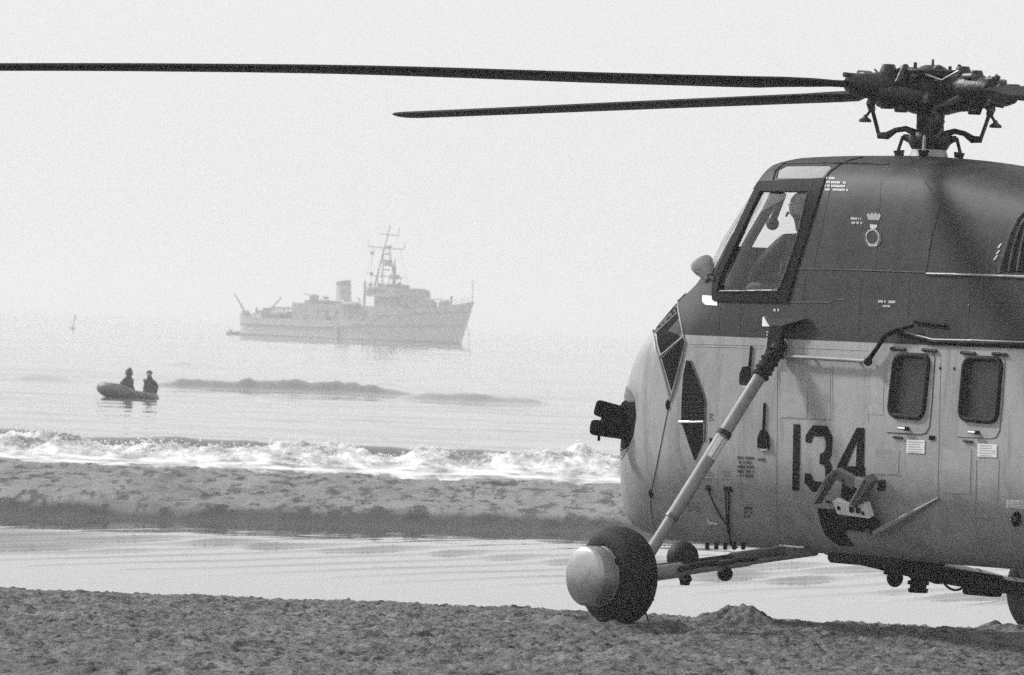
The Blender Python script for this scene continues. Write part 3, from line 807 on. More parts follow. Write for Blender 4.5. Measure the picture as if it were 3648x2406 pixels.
decal('number_three', Z4([(318, 178), (460, 186), (513, 290), (505, 470), (477, 515), (508, 575), (503, 745), (452, 838), (318, 826), (240, 740), (240, 648), (302, 650), (322, 722), (418, 732), (442, 690), (440, 600), (424, 566), (385, 556), (388, 460), (428, 440), (446, 400), (446, 325), (428, 290), (330, 285), (310, 318), (306, 350), (248, 345), (250, 280)]), M_num)
decal('number_four', [Z4([(750, 200), (825, 208), (818, 590), (832, 592), (829, 678), (553, 668), (560, 572)]), Z4([(750, 338), (648, 576), (741, 581)])], M_num)
Z5 = lambda pts: [(2850 + x/4.324, 1640 + y/4.324) for x, y in pts]
decal('black_marking', Z5([(265, 735), (605, 755), (640, 900), (670, 1050), (740, 1180), (840, 1320), (620, 1318), (470, 1215), (380, 1130), (320, 960)]), M_num)
stencil('stencil_lettering', 2628, 1626, 2690, 5, 10, 6, M_ink, 4)
stencil('stencil_lettering', 2700, 1633, 2732, 1, 9, 5, M_ink, 5, 1.0)
stencil('stencil_lettering', 2528, 1474, 2546, 3, 6, 4, M_ink, 6)
stencil('stencil_lettering', 2450, 1790, 2495, 3, 7, 5, M_seamf, 7)
stencil('stencil_lettering', 2522, 1680, 2538, 3, 7, 5, M_seamf, 8); stencil('stencil_lettering', 2578, 1677, 2600, 2, 7, 5, M_seamf, 8)
stencil('stencil_lettering', 2652, 1806, 2680, 3, 9, 5, M_ink, 9)
stencil('white_stencil_lettering', 2944, 632, 2975, 1, 7, 4, M_text, 10); stencil('white_stencil_lettering', 2940, 646, 3030, 3, 8, 5, M_text, 11)
stencil('white_stencil_lettering', 3032, 775, 3072, 2, 9, 6, M_text, 12)
stencil('white_stencil_lettering', 3130, 1070, 3198, 1, 10, 4, M_text, 13); stencil('white_stencil_lettering', 3146, 1088, 3172, 1, 7, 4, M_text, 14, 1.0)
stencil('white_stencil_lettering', 2756, 1101, 2776, 1, 9, 4, M_text, 15); stencil('white_stencil_lettering', 2732, 1180, 2766, 3, 7, 4, M_text, 16)
for i, (a, b) in enumerate([((3560, 868), (3567, 884)), ((3554, 892), (3561, 906)), ((3546, 910), (3553, 926))]):
    decal('white_stencil_lettering', [(b[0]-2, a[1]), (b[0]+4, a[1]+1), (a[0], b[1]+1), (a[0]-7, b[1])], M_text, st=10)
# crest: crown over a ringed disc with supporters
cr = decal('crest_crown', [(3088, 768), (3094, 758), (3100, 766), (3107, 757), (3114, 765), (3121, 757), (3128, 766), (3134, 759), (3139, 770), (3132, 786), (3096, 784)], mat('crest_paint', 0.30, 0.6, var=0.3, scale=50), st=8)
decal('crest_shield', [(3100, 800), (3126, 802), (3123, 814), (3110, 818), (3101, 812)], M_text, st=8)
def ell(cx_, cy_, a, b, n=20): return [(cx_ + a*math.cos(2*math.pi*k/n), cy_ + b*math.sin(2*math.pi*k/n)) for k in range(n)]
decal('crest_ring', [ell(3109, 846, 26, 30), ell(3109, 846, 20, 24)], bpy.data.materials['crest_paint'], st=8)
decal('crest_supporter', [(3078, 825), (3086, 830), (3086, 858), (3096, 872), (3088, 876), (3077, 862)], M_seam, st=8)
decal('crest_supporter', [(3140, 824), (3133, 832), (3134, 858), (3124, 874), (3132, 876), (3142, 860)], M_seam, st=8)
decal('crest_scroll', [(3090, 866), (3110, 872), (3128, 868), (3124, 878), (3096, 878)], M_text, st=8)
# seams and rails
seam('panel_seam', [(2832, 959), (3060, 963), (3298, 972)], 0.006, M_seam)
seam('hatch_seam', [(3298, 975), (3318, 850), (3347, 742), (3332, 702), (3292, 642), (3262, 600)], 0.006, M_seam)
seam('side_rail', [(3304, 976), (3480, 981), (3660, 988), (3900, 998), (4150, 1008)], 0.011, M_light, None, 0.008)
seam('roof_seam', [(2930, 648), (2960, 612), (2992, 588), (3030, 572), (3075, 562)], 0.010, M_dark)
seam('skylight_frame', [(2756, 640), (2764, 610), (2796, 584), (2940, 581), (3165, 586)], 0.011, M_dark)
seam('skylight_frame', [(2766, 638), (2930, 636)], 0.006, M_mid)
seam('door_sill_seam', [(2795, 1077), (2958, 1079), (2976, 1069), (3016, 1068)], 0.005, M_seam)
seam('panel_seam', [(2460, 1226), (2720, 1232)], 0.003, M_seamf); seam('panel_seam', [(2470, 1235), (2720, 1241)], 0.003, M_seamf)
seam('panel_seam', [(2800, 1238), (3090, 1250)], 0.003, M_seamf)
seam('panel_seam', [(2770, 1300), (2768, 1560), (2766, 1740), (2772, 1900)], 0.0025, M_seamf)
seam('panel_seam', [(2965, 1300), (2968, 1500)], 0.0025, M_seamf); seam('panel_seam', [(2640, 1795), (2860, 1800), (2930, 1803)], 0.0025, M_seamf)
seam('panel_seam', [(3380, 1840), (3640, 1852)], 0.0025, M_seamf)
M_pl = mat('repainted_light_panel', 0.315, 0.55, var=0.18, scale=4); M_pl2 = mat('faded_light_panel', 0.355, 0.55, var=0.15, scale=4)
for q, m_ in (([(2782, 1325), (2880, 1330), (2874, 1490), (2780, 1486)], M_pl2), ([(2880, 1310), (2958, 1313), (2960, 1495), (2882, 1492)], M_pl), ([(2560, 1640), (2640, 1642), (2640, 1780), (2556, 1776)], M_pl), ([(3100, 1320), (3150, 1322), (3146, 1480), (3096, 1476)], M_pl2), ([(3120, 1600), (3205, 1604), (3200, 1690), (3116, 1686)], M_pl), ([(3360, 1600), (3460, 1605), (3456, 1760), (3354, 1754)], M_pl2)):
    decal('skin_patch', q, m_, fus, 0.0025, None, 20)
for q in ([(2880, 1305), (2878, 1500)], [(3100, 1310), (3094, 1500)], [(3352, 1260), (3346, 1560), (3340, 1780)], [(3480, 1640), (3474, 1850)], [(2560, 1640), (2552, 1780)], [(2780, 1490), (2960, 1497)], [(2870, 985), (2862, 1070)], [(3068, 990), (3060, 1180)], [(3242, 985), (3236, 1130)], [(3456, 1000), (3450, 1200)], [(2640, 1095), (2636, 1195)], [(2566, 1095), (2560, 1190)], [(3560, 1640), (3554, 1780)], [(3120, 1690), (3210, 1694)], [(2460, 1700), (2640, 1707)], [(3140, 640), (3120, 960)], [(2960, 660), (2900, 955)]):
    seam('lap_seam', q, 0.0028, M_seamf if q[0][1] > 1230 else M_seam, None, 0.0)
seam('track_rail', [(3190, 1181), (3260, 1200), (3330, 1219), (3480, 1224), (3660, 1231), (3900, 1241), (4200, 1253)], 0.02, M_black, None, 0.012)
seam('track_rail_edge', [(3196, 1176), (3262, 1194), (3330, 1211), (3480, 1215), (3660, 1222), (3900, 1232), (4200, 1244)], 0.008, M_light, None, 0.022)
seam('intake_arch', [(3560, 975), (3572, 930), (3600, 840), (3630, 780), (3668, 742), (3720, 735), (3768, 770), (3795, 850), (3806, 984)], 0.012, M_mid, None, 0.006)
decal('intake_grille', [(3574, 968), (3590, 905), (3618, 830), (3672, 758), (3716, 752), (3752, 784), (3778, 860), (3788, 978)], M_gril)
for i in range(6):
    seam('intake_slat', [(3596+i*30, 968), (3612+i*28, 880), (3634+i*22, 815)], 0.010, M_mid, None, 0.008)
seam('footwell_step', [(3262, 1146), (3300, 1150), (3372, 1160)], 0.016, M_black, None, 0.01)
# nose grilles and clamshell seam
Z2 = lambda pts: [(2070 + x/2.24, 1000 + y/2.24) for x, y in pts]
decal('nose_grille', Z2([(786, 100), (566, 358), (600, 416), (764, 262), (772, 180)]), M_gril)
decal('nose_grille', Z2([(606, 428), (768, 272), (776, 300), (690, 400), (800, 440), (640, 590), (612, 500)]), M_gril)
decal('nose_grille', Z2([(645, 622), (818, 462), (828, 492), (722, 880)]), M_gril)
for p, r in (([(556, 372), (588, 450), (604, 560), (640, 660), (700, 890), (716, 960)], 0.010), ([(800, 70), (776, 130), (776, 210), (820, 440), (838, 492), (764, 800), (716, 960)], 0.008), ([(602, 420), (770, 262)], 0.007), ([(632, 608), (818, 452)], 0.010)):
    seam('grille_frame', Z2(p), r, M_light, None, 0.006)
decal('side_grille', Z2([(842, 636), (876, 642), (915, 740), (975, 900), (990, 970), (986, 1110), (800, 1115), (805, 940), (815, 760)]), M_gril)
decal('side_grille', Z2([(806, 1140), (972, 1140), (976, 1290), (910, 1440), (870, 1330)]), M_gril)
seam('grille_frame', Z2([(786, 1128), (980, 1128)]), 0.009, M_steel, None, 0.004)
seam('grille_frame', Z2([(880, 640), (918, 740), (980, 900), (996, 965), (988, 1285)]), 0.007, M_mid, None, 0.004)
for i in range(11):
    yy = 700 + i*38; t = (yy-640)/480
    seam('grille_slat', Z2([(838-36*t, yy), (880+105*min(1, t*1.25), yy+3)]), 0.0028, M_dark, None, 0.002, 5)
seam('clamshell_seam', [(2389, 1430), (2382, 1452), (2360, 1560), (2334, 1690), (2320, 1752), (2318, 1800), (2328, 1868), (2345, 1900)], 0.005, M_seam)
for c in ((2380, 1442), (2320, 1755)):
    p, n = hit(*c); MB().ball(p, 0.035, (0.8, 0.5, 1.3), 10, 7).build('latch', M_black, fus)
seam('nose_seam', [(2418, 1046), (2414, 1090), (2424, 1160), (2440, 1200)], 0.006, M_seam)
# soot plate and twin exhaust stacks
decal('exhaust_plate', [(2228, 1432), (2262, 1432), (2266, 1480), (2258, 1545), (2240, 1590), (2207, 1610), (2207, 1560), (2212, 1490)], M_soot, fus, 0.006, -0.004, 9)
decal('sooted_panel', [(2226, 1372), (2248, 1392), (2262, 1428), (2232, 1428), (2220, 1410)], M_mid, fus, 0.004, -0.004, 9)
decal('mesh_panel', [(2208, 1614), (2240, 1594), (2226, 1622), (2212, 1640)], M_mid, fus, 0.004, -0.004, 9)
ex = empty('exhaust_stack'); ex.parent = heli
p0, _n = hit(2232, 1490)
left_im = Vector((SF*0.35, CF, 0)).normalized()
for k, (a, b, r) in enumerate([((2236, 1482), (2120, 1451), 0.066), ((2228, 1540), (2104, 1521), 0.063)]):
    A = on_y(a[0], a[1], p0.y - 0.02 + 0.02*k); 
    # run outward: keep the pixel of the mouth, step along port and a little forward
    Bp = on_y(b[0], b[1], p0.y + 0.20)
    d = (Bp - A).normalized()
    MB().lathe(A - d*0.08, d, [(0, r*0.95), (0.08, r), (0.08+(Bp-A).length-0.045, r*1.04), (0.08+(Bp-A).length-0.02, r*0.98), (0.08+(Bp-A).length-0.005, r*0.84), (0.08+(Bp-A).length, r*0.62), (0.08+(Bp-A).length-0.06, r*0.6)], 20).build('pipe', M_soot, ex)
A = on_y(2215, 1508, p0.y); Bp = on_y(2146, 1490, p0.y+0.14)
MB().tube([A, Bp], [0.11, 0.095], 14).build('manifold', M_soot, ex)
q = on_y(2134, 1552, p0.y+0.19); MB().tube([q, q+Vector((0, 0, -0.045))], 0.012, 8).build('drain_stub', M_soot, ex)
MB().lathe(on_y(2238, 1490, p0.y-0.03), left_im, [(0, 0.15), (0.03, 0.145), (0.05, 0.12)], 22).build('flange', M_soot, ex)
# air scoop ahead of the windscreen
sc = empty('air_scoop'); sc.parent = heli
c0, _n = hit(2524, 985)
d = (on_y(2492, 925, c0.y+0.02) - c0).normalized()
MB().lathe(c0 - d*0.03, d, [(0, 0.045), (0.05, 0.06), (0.10, 0.085), (0.15, 0.098), (0.18, 0.09), (0.19, 0.05)], 18).build('scoop_cowl', mat('scoop_paint', 0.42, 0.5, var=0.1, scale=6), sc, 60)
MB().tube(skin_path([(2552, 1000), (2530, 985), (2512, 968)], 8, 0.01), 0.02, 8).build('scoop_lip', M_dark, sc)
# drop-shaped probes
for nm, px0, px1, cx_, cy_ in (('probe', (2727, 1436), (2722, 1536), 2724, 1570), ('probe', (2680, 1234), (2672, 1318), 2660, 1345)):
    pr = empty('probe'); pr.parent = heli
    sub('stem', skin_path([px0, px1], 14, 0.01), 0.010, M_black, pr)
    decal('body', [(cx_-8, cy_-38), (cx_+4, cy_-39), (cx_+15, cy_-22), (cx_+19, cy_+28), (cx_-19, cy_+26), (cx_-19, cy_-10)], M_black, pr, 0.022, 0.0, 12)
    decal('tip', [(cx_-14, cy_+28), (cx_+14, cy_+29), (cx_+10, cy_+36), (cx_-10, cy_+36)], M_white, pr, 0.014, 0.0, 12)

# --- undercarriage
def strut_gear(s):
    g = empty('landing_gear'); g.parent = heli
    wx, wy, wz_ = WHL[s]; R = 0.385
    C = Vector((wx, wy, wz_ + R - 0.012)); ax = Vector((0, s, 0))
    ty = []
    for k in range(33):
        a = math.pi*2*k/32
    prof_ = []
    for i in range(41):
        ph = R_(-125 + 250*i/40); rr_ = 0.238 + 0.150*math.copysign(abs(math.cos(ph))**0.85, math.cos(ph)); aa_ = 0.162*math.copysign(abs(math.sin(ph))**0.9, math.sin(ph))
        if abs(aa_) < 0.125 and math.cos(ph) > 0 and i % 4 == 0: rr_ -= 0.010
        prof_.append((aa_, rr_))
    b = MB().lathe(C, ax, prof_, 48)
    zfl = wz_ - 0.012
    b.v = [(x, y + (s*0.018 if abs(y-wy) > 0.09 and z < zfl+0.05 else 0), max(z, zfl + 0.006*math.sin(x*40+y*31))) for x, y, z in b.v]
    wh = b.build('tyre', M_rubber, g, 50)
    tr_ = MB()
    for off in (-0.075, -0.025, 0.025, 0.075):
        r = 0.381 if abs(off) < 0.05 else 0.373
        pts = [C + ax*off + Vector((math.cos(a), 0, math.sin(a)))*(r+0.004) for a in [2*math.pi*k/40 for k in range(41)] if math.sin(a) > -0.93]
    MB().lathe(C - ax*0.13, ax, [(0, 0.06), (0.0, 0.21), (0.26, 0.21), (0.26, 0.05)], 32).build('rim', M_dark, wh)
    # flotation canister on the hub
    can = MB().lathe(C + ax*0.12, ax, [(0, 0.215), (0.02, 0.230), (0.185, 0.234), (0.208, 0.231), (0.222, 0.221), (0.232, 0.203), (0.246, 0.15), (0.255, 0.08), (0.258, 0.0)], 40).build('float_canister', mat('scuffed_canister_metal', 0.34, 0.36, 0.75, var=0.3, scale=4, bump=0.08, bscale=12), g, 30)
    MB().lathe(C + ax*0.17, ax, [(0, 0.237), (0.014, 0.237)], 40).build('canister_band', M_steel, can)
    for a in (0.5, 1.5, 2.6, -0.4, -1.3):
        q = C + ax*0.16 + Vector((math.cos(a), 0, math.sin(a)))*0.232
        MB().box(q, (0.035, 0.05, 0.05), Matrix.Rotation(-a, 3, 'Y')).build('clip', M_black, can)
    # oleo strut to the fuselage side
    top = on_y(2757, 1262, 0.98) if s > 0 else Vector((0.93, -0.98, 2.20))
    low = C + Vector((-0.02, -s*0.17, 0.02))
    ds = low - top; L_ = ds.length; P = lambda t: top + ds*t
    MB().tube([P(0.10), P(0.36)], 0.050, 16).build('upper_strut', M_alu, g)
    MB().tube([P(0.355), P(0.375)], 0.060, 16).build('strut_collar', M_dark, g)
    MB().tube([P(0.372), P(0.74)], 0.052, 16).build('lower_strut', M_alu, g)
    MB().tube([P(0.735), P(0.75)], 0.056, 16).build('strut_collar', M_mid, g)
    MB().tube([P(0.748), P(1.0)], 0.046, 16).build('strut_piston', M_alu, g)
    u, w = frame(ds)
    if s > 0:
        toc = (CAML - P(0.43)).normalized(); sd = ds.normalized()
        nn_ = (toc - sd*toc.dot(sd)); nn_.normalize(); ww = sd.cross(nn_)
        bb = MB(); pts = []
        for t in (0.385, 0.475):
            for a in (-1.15, -0.6, 0.0, 0.5):
                pts.append(P(t) + (nn_*math.cos(a) + ww*math.sin(a)*(1))*0.0535)
        bb.add(pts, [(0, 1, 5, 4), (1, 2, 6, 5), (2, 3, 7, 6)]); bb.build('white_band', M_white, g, 60)
    # rubber gaiter and top bracket
    rr = []; pp = []
    for k in range(13):
        t = -0.02 + 0.125*k/12; pp.append(P(t)); rr.append(0.062 + 0.014*(k % 2) + 0.006*math.sin(k*1.7))
    MB().tube(pp, rr, 14).build('gaiter', M_rubber, g)
    if s > 0:
        a = hit(2795, 1150); b_ = hit(2790, 1225)
        MB().prism([hit(2742, 1131)[0]+Vector((0, 0.01, 0)), hit(2890, 1137)[0]+Vector((0, 0.01, 0)), hit(2822, 1162)[0]+Vector((0, 0.05, 0)), hit(2812, 1240)[0]+Vector((0, 0.07, 0)), hit(2772, 1240)[0]+Vector((0, 0.07, 0)), hit(2775, 1162)[0]+Vector((0, 0.05, 0))], (0, 0.05, 0)).build('strut_bracket', M_black, g, 30)
        MB().tube([b_[0]+b_[1]*0.03, top], [0.06, 0.055], 12).build('strut_joint', M_dark, g)
        lp = [on_y(x, y, 1.06) for x, y in ((2770, 1240), (2745, 1236), (2729, 1250), (2738, 1260), (2762, 1252), (2772, 1240))]
        MB().tube(lp, 0.007, 6).build('brake_hose', M_black, g)
    else:
        MB().tube([Vector((0.93, -0.80, 2.3)), top], [0.07, 0.055], 12).build('strut_joint', M_dark, g)
    # lower V frame under the belly
    vb = on_y(2905, 1962, 0.18) if s > 0 else Vector((0.0, -0.30, 0.58))
    va = C + Vector((-0.03, -s*0.16, -0.0)); va.z = on_y(2330, 2058, wy-0.16).z if s > 0 else C.z
    T = lambda t: va.lerp(vb, t)
    MB().tube([T(0), T(0.24)], 0.062, 14).build('lower_arm_sleeve', M_arm, g)
    MB().tube([T(0.23), T(0.62)], 0.050, 14).build('lower_arm', M_arm, g)
    MB().tube([T(0.60), T(1.0)], 0.042, 14).build('lower_arm', M_arm, g)
    vc = Vector((1.35, s*0.25, 0.62)); 
    if s > 0: vc = on_y(2790, 1962, 0.55)
    T2 = lambda t: (va + Vector((0.02, -s*0.10, 0.05))).lerp(vc, t)
    MB().tube([T2(0.0), T2(0.65)], 0.03, 12).build('drag_brace', M_dark, g)
    MB().tube([T2(0.62), T2(1.0)], 0.042, 12).build('drag_brace', M_mid, g)
    if s > 0:
        q = on_y(2432, 1986, 1.55)
        MB().ball(q, 0.128, (1, 1, 1), 24, 16).build('gas_bottle', M_dark, g, 80)
        MB().tube([q+Vector((0, 0, -0.11)), q+Vector((0, -0.05, -0.19))], 0.05, 10).build('bottle_mount', M_dark, g)
        for (xa, ya, xb, yb, r) in ((2345, 2046, 2400, 2026, 0.022), (2420, 2030, 2560, 2005, 0.026), (2560, 2012, 2700, 1990, 0.022)):
            MB().tube([on_y(xa, ya, 1.7), on_y((xa+xb)/2, (ya+yb)/2-6, 1.6), on_y(xb, yb, 1.5)], r, 8).build('hydraulic_line', M_rubber, g)
        MB().ball(on_y(2583, 2045, 1.4), 0.062, (1, 1, 0.95), 14, 10).build('lamp', M_black, g)
        MB().bevbox(on_y(2440, 2074, 1.9), (0.075, 0.06, 0.05), 0.01).build('lug', M_black, g)
        lp = [on_y(x, y, wy-0.17) for x, y in ((2316, 2105), (2324, 2120), (2325, 2138), (2314, 2143), (2308, 2128))]
        MB().tube(lp, 0.013, 8).build('tie_down_ring', M_rubber, g)
        lp = [on_y(x, y, wy-0.17) for x, y in ((2298, 2170), (2304, 2195), (2312, 2218))]
        MB().tube(lp, 0.006, 6).build('grounding_wire', M_rubber, g)
    return g
strut_gear(1); strut_gear(-1)

# --- side pipe and handrail near the cabin
pl = empty('side_pipe'); pl.parent = heli
P_ = [(2792, 1271), (2900, 1276), (3080, 1287), (3110, 1288)]
MB().tube([hit(*q)[0] + hit(*q)[1]*0.05 for q in P_], 0.016, 10).build('tube', M_alu, pl)
MB().tube([hit(*q)[0] + hit(*q)[1]*0.05 for q in [(2785, 1269), (2806, 1272)]], 0.026, 10).build('fitting', M_steel, pl)
MB().tube([hit(*q)[0] + hit(*q)[1]*0.05 for q in [(3108, 1289), (3140, 1245), (3170, 1200), (3205, 1180), (3270, 1164)]], [0.022, 0.018, 0.022, 0.026, 0.016], 10).build('elbow_pipe', M_black, pl)
q0 = hit(3110, 1290); MB().ball(q0[0]+q0[1]*0.05, 0.035, (1, 1, 1), 10, 8).build('elbow', M_black, pl)
for a in ((2900, 1276), (3060, 1286)):
    p, n = hit(*a); MB().tube([p, p+n*0.05], 0.012, 8).build('standoff', M_mid, pl)
# --- folding step and sling beam on the lower side
st_ = empty('sling_mount'); st_.parent = heli
def sp(zx, zy, out): p, n = hit(*Z5([(zx, zy)])[0]); return p + n*out
def bar(a, b, w, t, nm, m):
    """flat bar between two outlined points on the skin, standing proud"""
    (ax_, ay_, ao), (bx_, by_, bo) = a, b; A = sp(ax_, ay_, ao); B = sp(bx_, by_, bo)
    d = (B-A).normalized(); nrm = hit(*Z5([(ax_, ay_)])[0])[1]; sd = d.cross(nrm).normalized()*w/2; up_ = nrm*t/2
    return MB().hexa([A-sd-up_, A+sd-up_, B+sd-up_, B-sd-up_, A-sd+up_, A+sd+up_, B+sd+up_, B-sd+up_]).build(nm, m, st_, 20)
bar((690, 150, 0.09), (420, 540, 0.12), 0.03, 0.08, 'arm', M_mid); bar((640, 165, 0.135), (450, 450, 0.165), 0.010, 0.010, 'arm_edge', M_steel)
bar((690, 170, 0.07), (960, 320, 0.07), 0.09, 0.05, 'cross_beam', M_mid)
bar((1250, 230, 0.09), (1010, 560, 0.12), 0.065, 0.08, 'arm', M_mid); bar((1190, 225, 0.135), (990, 540, 0.165), 0.011, 0.011, 'arm_edge', M_steel)
bar((780, 380, 0.06), (960, 470, 0.06), 0.17, 0.07, 'release_body', M_black)
bar((1000, 285, 0.09), (1120, 350, 0.09), 0.08, 0.04, 'bracket_plate', M_steel)
bar((700, 620, 0.09), (1190, 680, 0.09), 0.115, 0.06, 'white_tray', M_white)
for zx, zy, w in ((760, 620, 0.02), (960, 640, 0.03), (1060, 650, 0.03), (1130, 690, 0.02)):
    MB().ball(sp(zx, zy, 0.122), w, (1, 0.5, 1), 8, 6).build('tray_bolt', M_black, st_)
bar((840, 760, 0.07), (1130, 800, 0.07), 0.16, 0.09, 'release_hook', M_black)
bar((900, 850, 0.06), (1100, 880, 0.06), 0.08, 0.07, 'release_hook', M_black)
bar((725, 840, 0.03), (720, 1010, 0.03), 0.07, 0.05, 'dark_bar', M_dark); bar((1180, 910, 0.03), (1190, 1080, 0.03), 0.065, 0.06, 'dark_bar', M_dark); bar((950, 900, 0.02), (965, 1050, 0.02), 0.05, 0.04, 'dark_bar', M_dark); bar((770, 1010, 0.015), (920, 1030, 0.015), 0.04, 0.03, 'dark_bar', M_dark)  # small dark bars below the hook
bar((1320, 300, 0.04), (1310, 440, 0.04), 0.03, 0.06, 'shadow_bar', M_dark)  # dark bar standing in for the shadow behind the mount
A = sp(1245, 1035, 0.07); B = sp(2150, 572, 0.012)
MB().tube([A, A.lerp(B, 0.5), B], [0.030, 0.020, 0.007], 8).build('tapered_spike', M_light, st_, 40)
MB().ball(sp(440, 632, 0.01), 0.03, (1.2, 0.3, 0.4), 8, 6).build('drain_hole', M_black, st_)
# lamp at the right
lm = decal('side_lamp', ell(3623, 1847, 15, 25), M_black, fus, 0.02, 0.0, 9); decal('side_lamp_lens', ell(3622, 1845, 6, 9), M_mid, lm, 0.026, 0.01, 6)
decal('socket_cover', [(3312, 1552), (3332, 1553), (3331, 1568), (3311, 1567)], M_black, fus, 0.008, 0, 9)
for c in ((3350, 1312), (3400, 1314)):
    p, n = hit(*c); MB().ball(p, 0.014, (1, 0.6, 1), 8, 6).build('fastener', M_dark, fus)
# hanging lanyards by the nose
for pts in ([(2525, 1738), (2545, 1790), (2575, 1845), (2595, 1870)], [(2588, 1745), (2590, 1810), (2594, 1880), (2612, 1960)], [(2600, 1745), (2598, 1850), (2604, 1930), (2626, 1990)]):
    sub('lanyard', skin_path(pts, 12, 0.012), 0.006, M_black, fus, 6)
for c in ((2525, 1738), (2588, 1742), (2602, 1742)):
    p, n = hit(*c); MB().bevbox(p, (0.05, 0.04, 0.045), 0.008).build('lanyard_fitting', M_black, fus)
decal('recess_cover', [(2518, 1838), (2522, 1868), (2560, 1870), (2556, 1862), (2530, 1858)], M_white, fus)
sub('hand_hold', skin_path([(2535, 1560), (2536, 1572), (2534, 1600)], 6, 0.012), 0.010, M_black, fus)

# --- belly equipment
bl = empty('belly_equipment'); bl.parent = heli
def by(px, py, y): return on_y(px, py, y)
MB().bevbox(by(3130, 1985, 0.05), (0.9, 0.35, 0.14), 0.03).build('belly_fairing', M_dark, bl)
MB().tube([by(3060, 1990, 0.1), by(3330, 2036, 0.0)], [0.05, 0.09], 12).build('belly_pipe', M_dark, bl)
q = by(3188, 2060, 0.15)
MB().ball(q, 0.066, (1, 1, 1.1), 16, 12).build('anticollision_lamp', M_black, bl); MB().tube([q, q+Vector((0, 0, 0.15))], 0.05, 10).build('lamp_mount', M_dark, bl)
MB().tube([by(3152, 2040, 0.15), by(3176, 2042, 0.15)], 0.016, 8).build('lamp_guard', M_black, bl)
q = by(3270, 2112, 0.0)
MB().lathe(q, (0, 0, 1), [(0, 0.075), (0.03, 0.082), (0.035, 0.066), (0.06, 0.066), (0.065, 0.086), (0.09, 0.086), (0.1, 0.062), (0.33, 0.07)], 20).build('sonar_winch_head', M_black, bl)
MB().lathe(q + Vector((0, 0, 0.2)), (0, 0, 1), [(0, 0.09), (0.1, 0.1), (0.2, 0.12)], 16).build('winch_drum', M_dark, bl)
for i, (xa, ya, xb, yb, sag) in enumerate(((3300, 2060, 3380, 2068, 14), (3355, 2068, 3440, 2085, 26), (3420, 2082, 3480, 2095, 12), (3460, 2090, 3520, 2100, 8))):
    MB().tube([by(xa + (xb-xa)*t, ya + (yb-ya)*t + sag*4*t*(1-t), -0.1) for t in [k/8 for k in range(9)]], 0.010, 6).build('hose', M_rubber, bl)
MB().tube([by(3250, 2030, -0.2), by(3400, 2056, -0.2), by(3560, 2082, -0.2)], 0.07, 10).build('belly_beam', M_dark, bl)
MB().tube([by(3340, 2048, -0.1), by(3470, 2072, -0.1), by(3640, 2100, -0.1)], 0.055, 10).build('belly_beam', M_dark, bl)
MB().bevbox(by(3500, 2100, -0.1), (0.35, 0.14, 0.10), 0.02).build('junction_box', M_black, bl)
for k in range(5):
    MB().bevbox(by(2520+k*32, 1946, 0.3), (0.03, 0.03, 0.06), 0.005).build('drain_pipe', M_black, bl)
MB().tube([by(2780, 1945, 0.45), by(2865, 1952, 0.45)], 0.012, 8).build('belly_tube', M_steel, bl)

# --- cockpit inside
ck = empty('cockpit_interior'); ck.parent = heli
MB().bevbox((1.93, 0, 2.84), (0.22, 0.92, 0.30), 0.04).build('instrument_panel', M_int, ck)
MB().hexa([(1.78, -0.50, 2.99), (2.16, -0.26, 2.97), (2.16, 0.26, 2.97), (1.78, 0.50, 2.99), (1.76, -0.50, 3.05), (2.18, -0.24, 3.01), (2.18, 0.24, 3.01), (1.76, 0.50, 3.05)]).build('glareshield', M_int, ck)
MB().box((0.98, 0, 2.36), (2.2, 1.52, 0.03)).build('cockpit_floor', M_int, ck)
MB().box((0.42, 0, 2.95), (0.03, 1.3, 1.15)).build('bulkhead', M_int, ck)
MB().ball(on_y(2752, 797, 0.0), 0.055, (1, 1, 1), 12, 8).build('standby_compass', M_int, ck)
MB().tube([on_y(2790, 690, 0.0), on_y(2752, 790, 0.0)], 0.03, 8).build('compass_mount', M_int, ck)
SEAT = on_y(2856, 738, 0.36).z - 0.78*0.98
for y in (0.36, -0.36):
    MB().bevbox((0.94, y, SEAT-0.06), (0.46, 0.44, 0.10), 0.03).build('seat_pan', M_int, ck)
    MB().bevbox((0.66, y, SEAT+0.28), (0.10, 0.42, 0.60), 0.03, Matrix.Rotation(R_(-10), 3, 'Y')).build('seat_back', M_int, ck)
    MB().tube([(1.45, y, 2.40), (1.38, y, 2.75), (1.30, y, 2.92)], 0.014, 8).build('control_stick', M_int, ck)

# --- main rotor
RZ = 4.33
ro = empty('main_rotor'); ro.parent = heli
LT = mat('hub_collar', 0.45, 0.5, 0.2, var=0.3, scale=10)
MB().lathe((0, 0, 3.76), (0, 0, 1), [(0, 0.165), (0.05, 0.150), (0.10, 0.135), (0.125, 0.135)], 28).build('mast_collar', LT, ro)
MB().lathe((0, 0, 3.86), (0, 0, 1), [(0, 0.08), (0.0, 0.14), (0.05, 0.17), (0.09, 0.175), (0.13, 0.15), (0.15, 0.11), (0.40, 0.10), (0.42, 0.13)], 28).build('swashplate', M_hub, ro)
MB().lathe((0, 0, 4.14), (0, 0, 1), [(0, 0.14), (0.03, 0.24), (0.08, 0.31), (0.22, 0.33), (0.28, 0.26), (0.295, 0.30), (0.33, 0.305), (0.345, 0.29), (0.345, 0.13)], 36).build('hub_body', M_hub, ro)
MB().lathe((0, 0, 4.48), (0, 0, 1), [(0, 0.13), (0.03, 0.105), (0.045, 0.07), (0.052, 0.0)], 24).build('hub_cap', M_hub, ro)
MB().tube([(0, 0, 4.52), (0, 0, 4.575)], [0.012, 0.008], 8).build('hub_spike', M_hub, ro)
AZ0 = -6.5
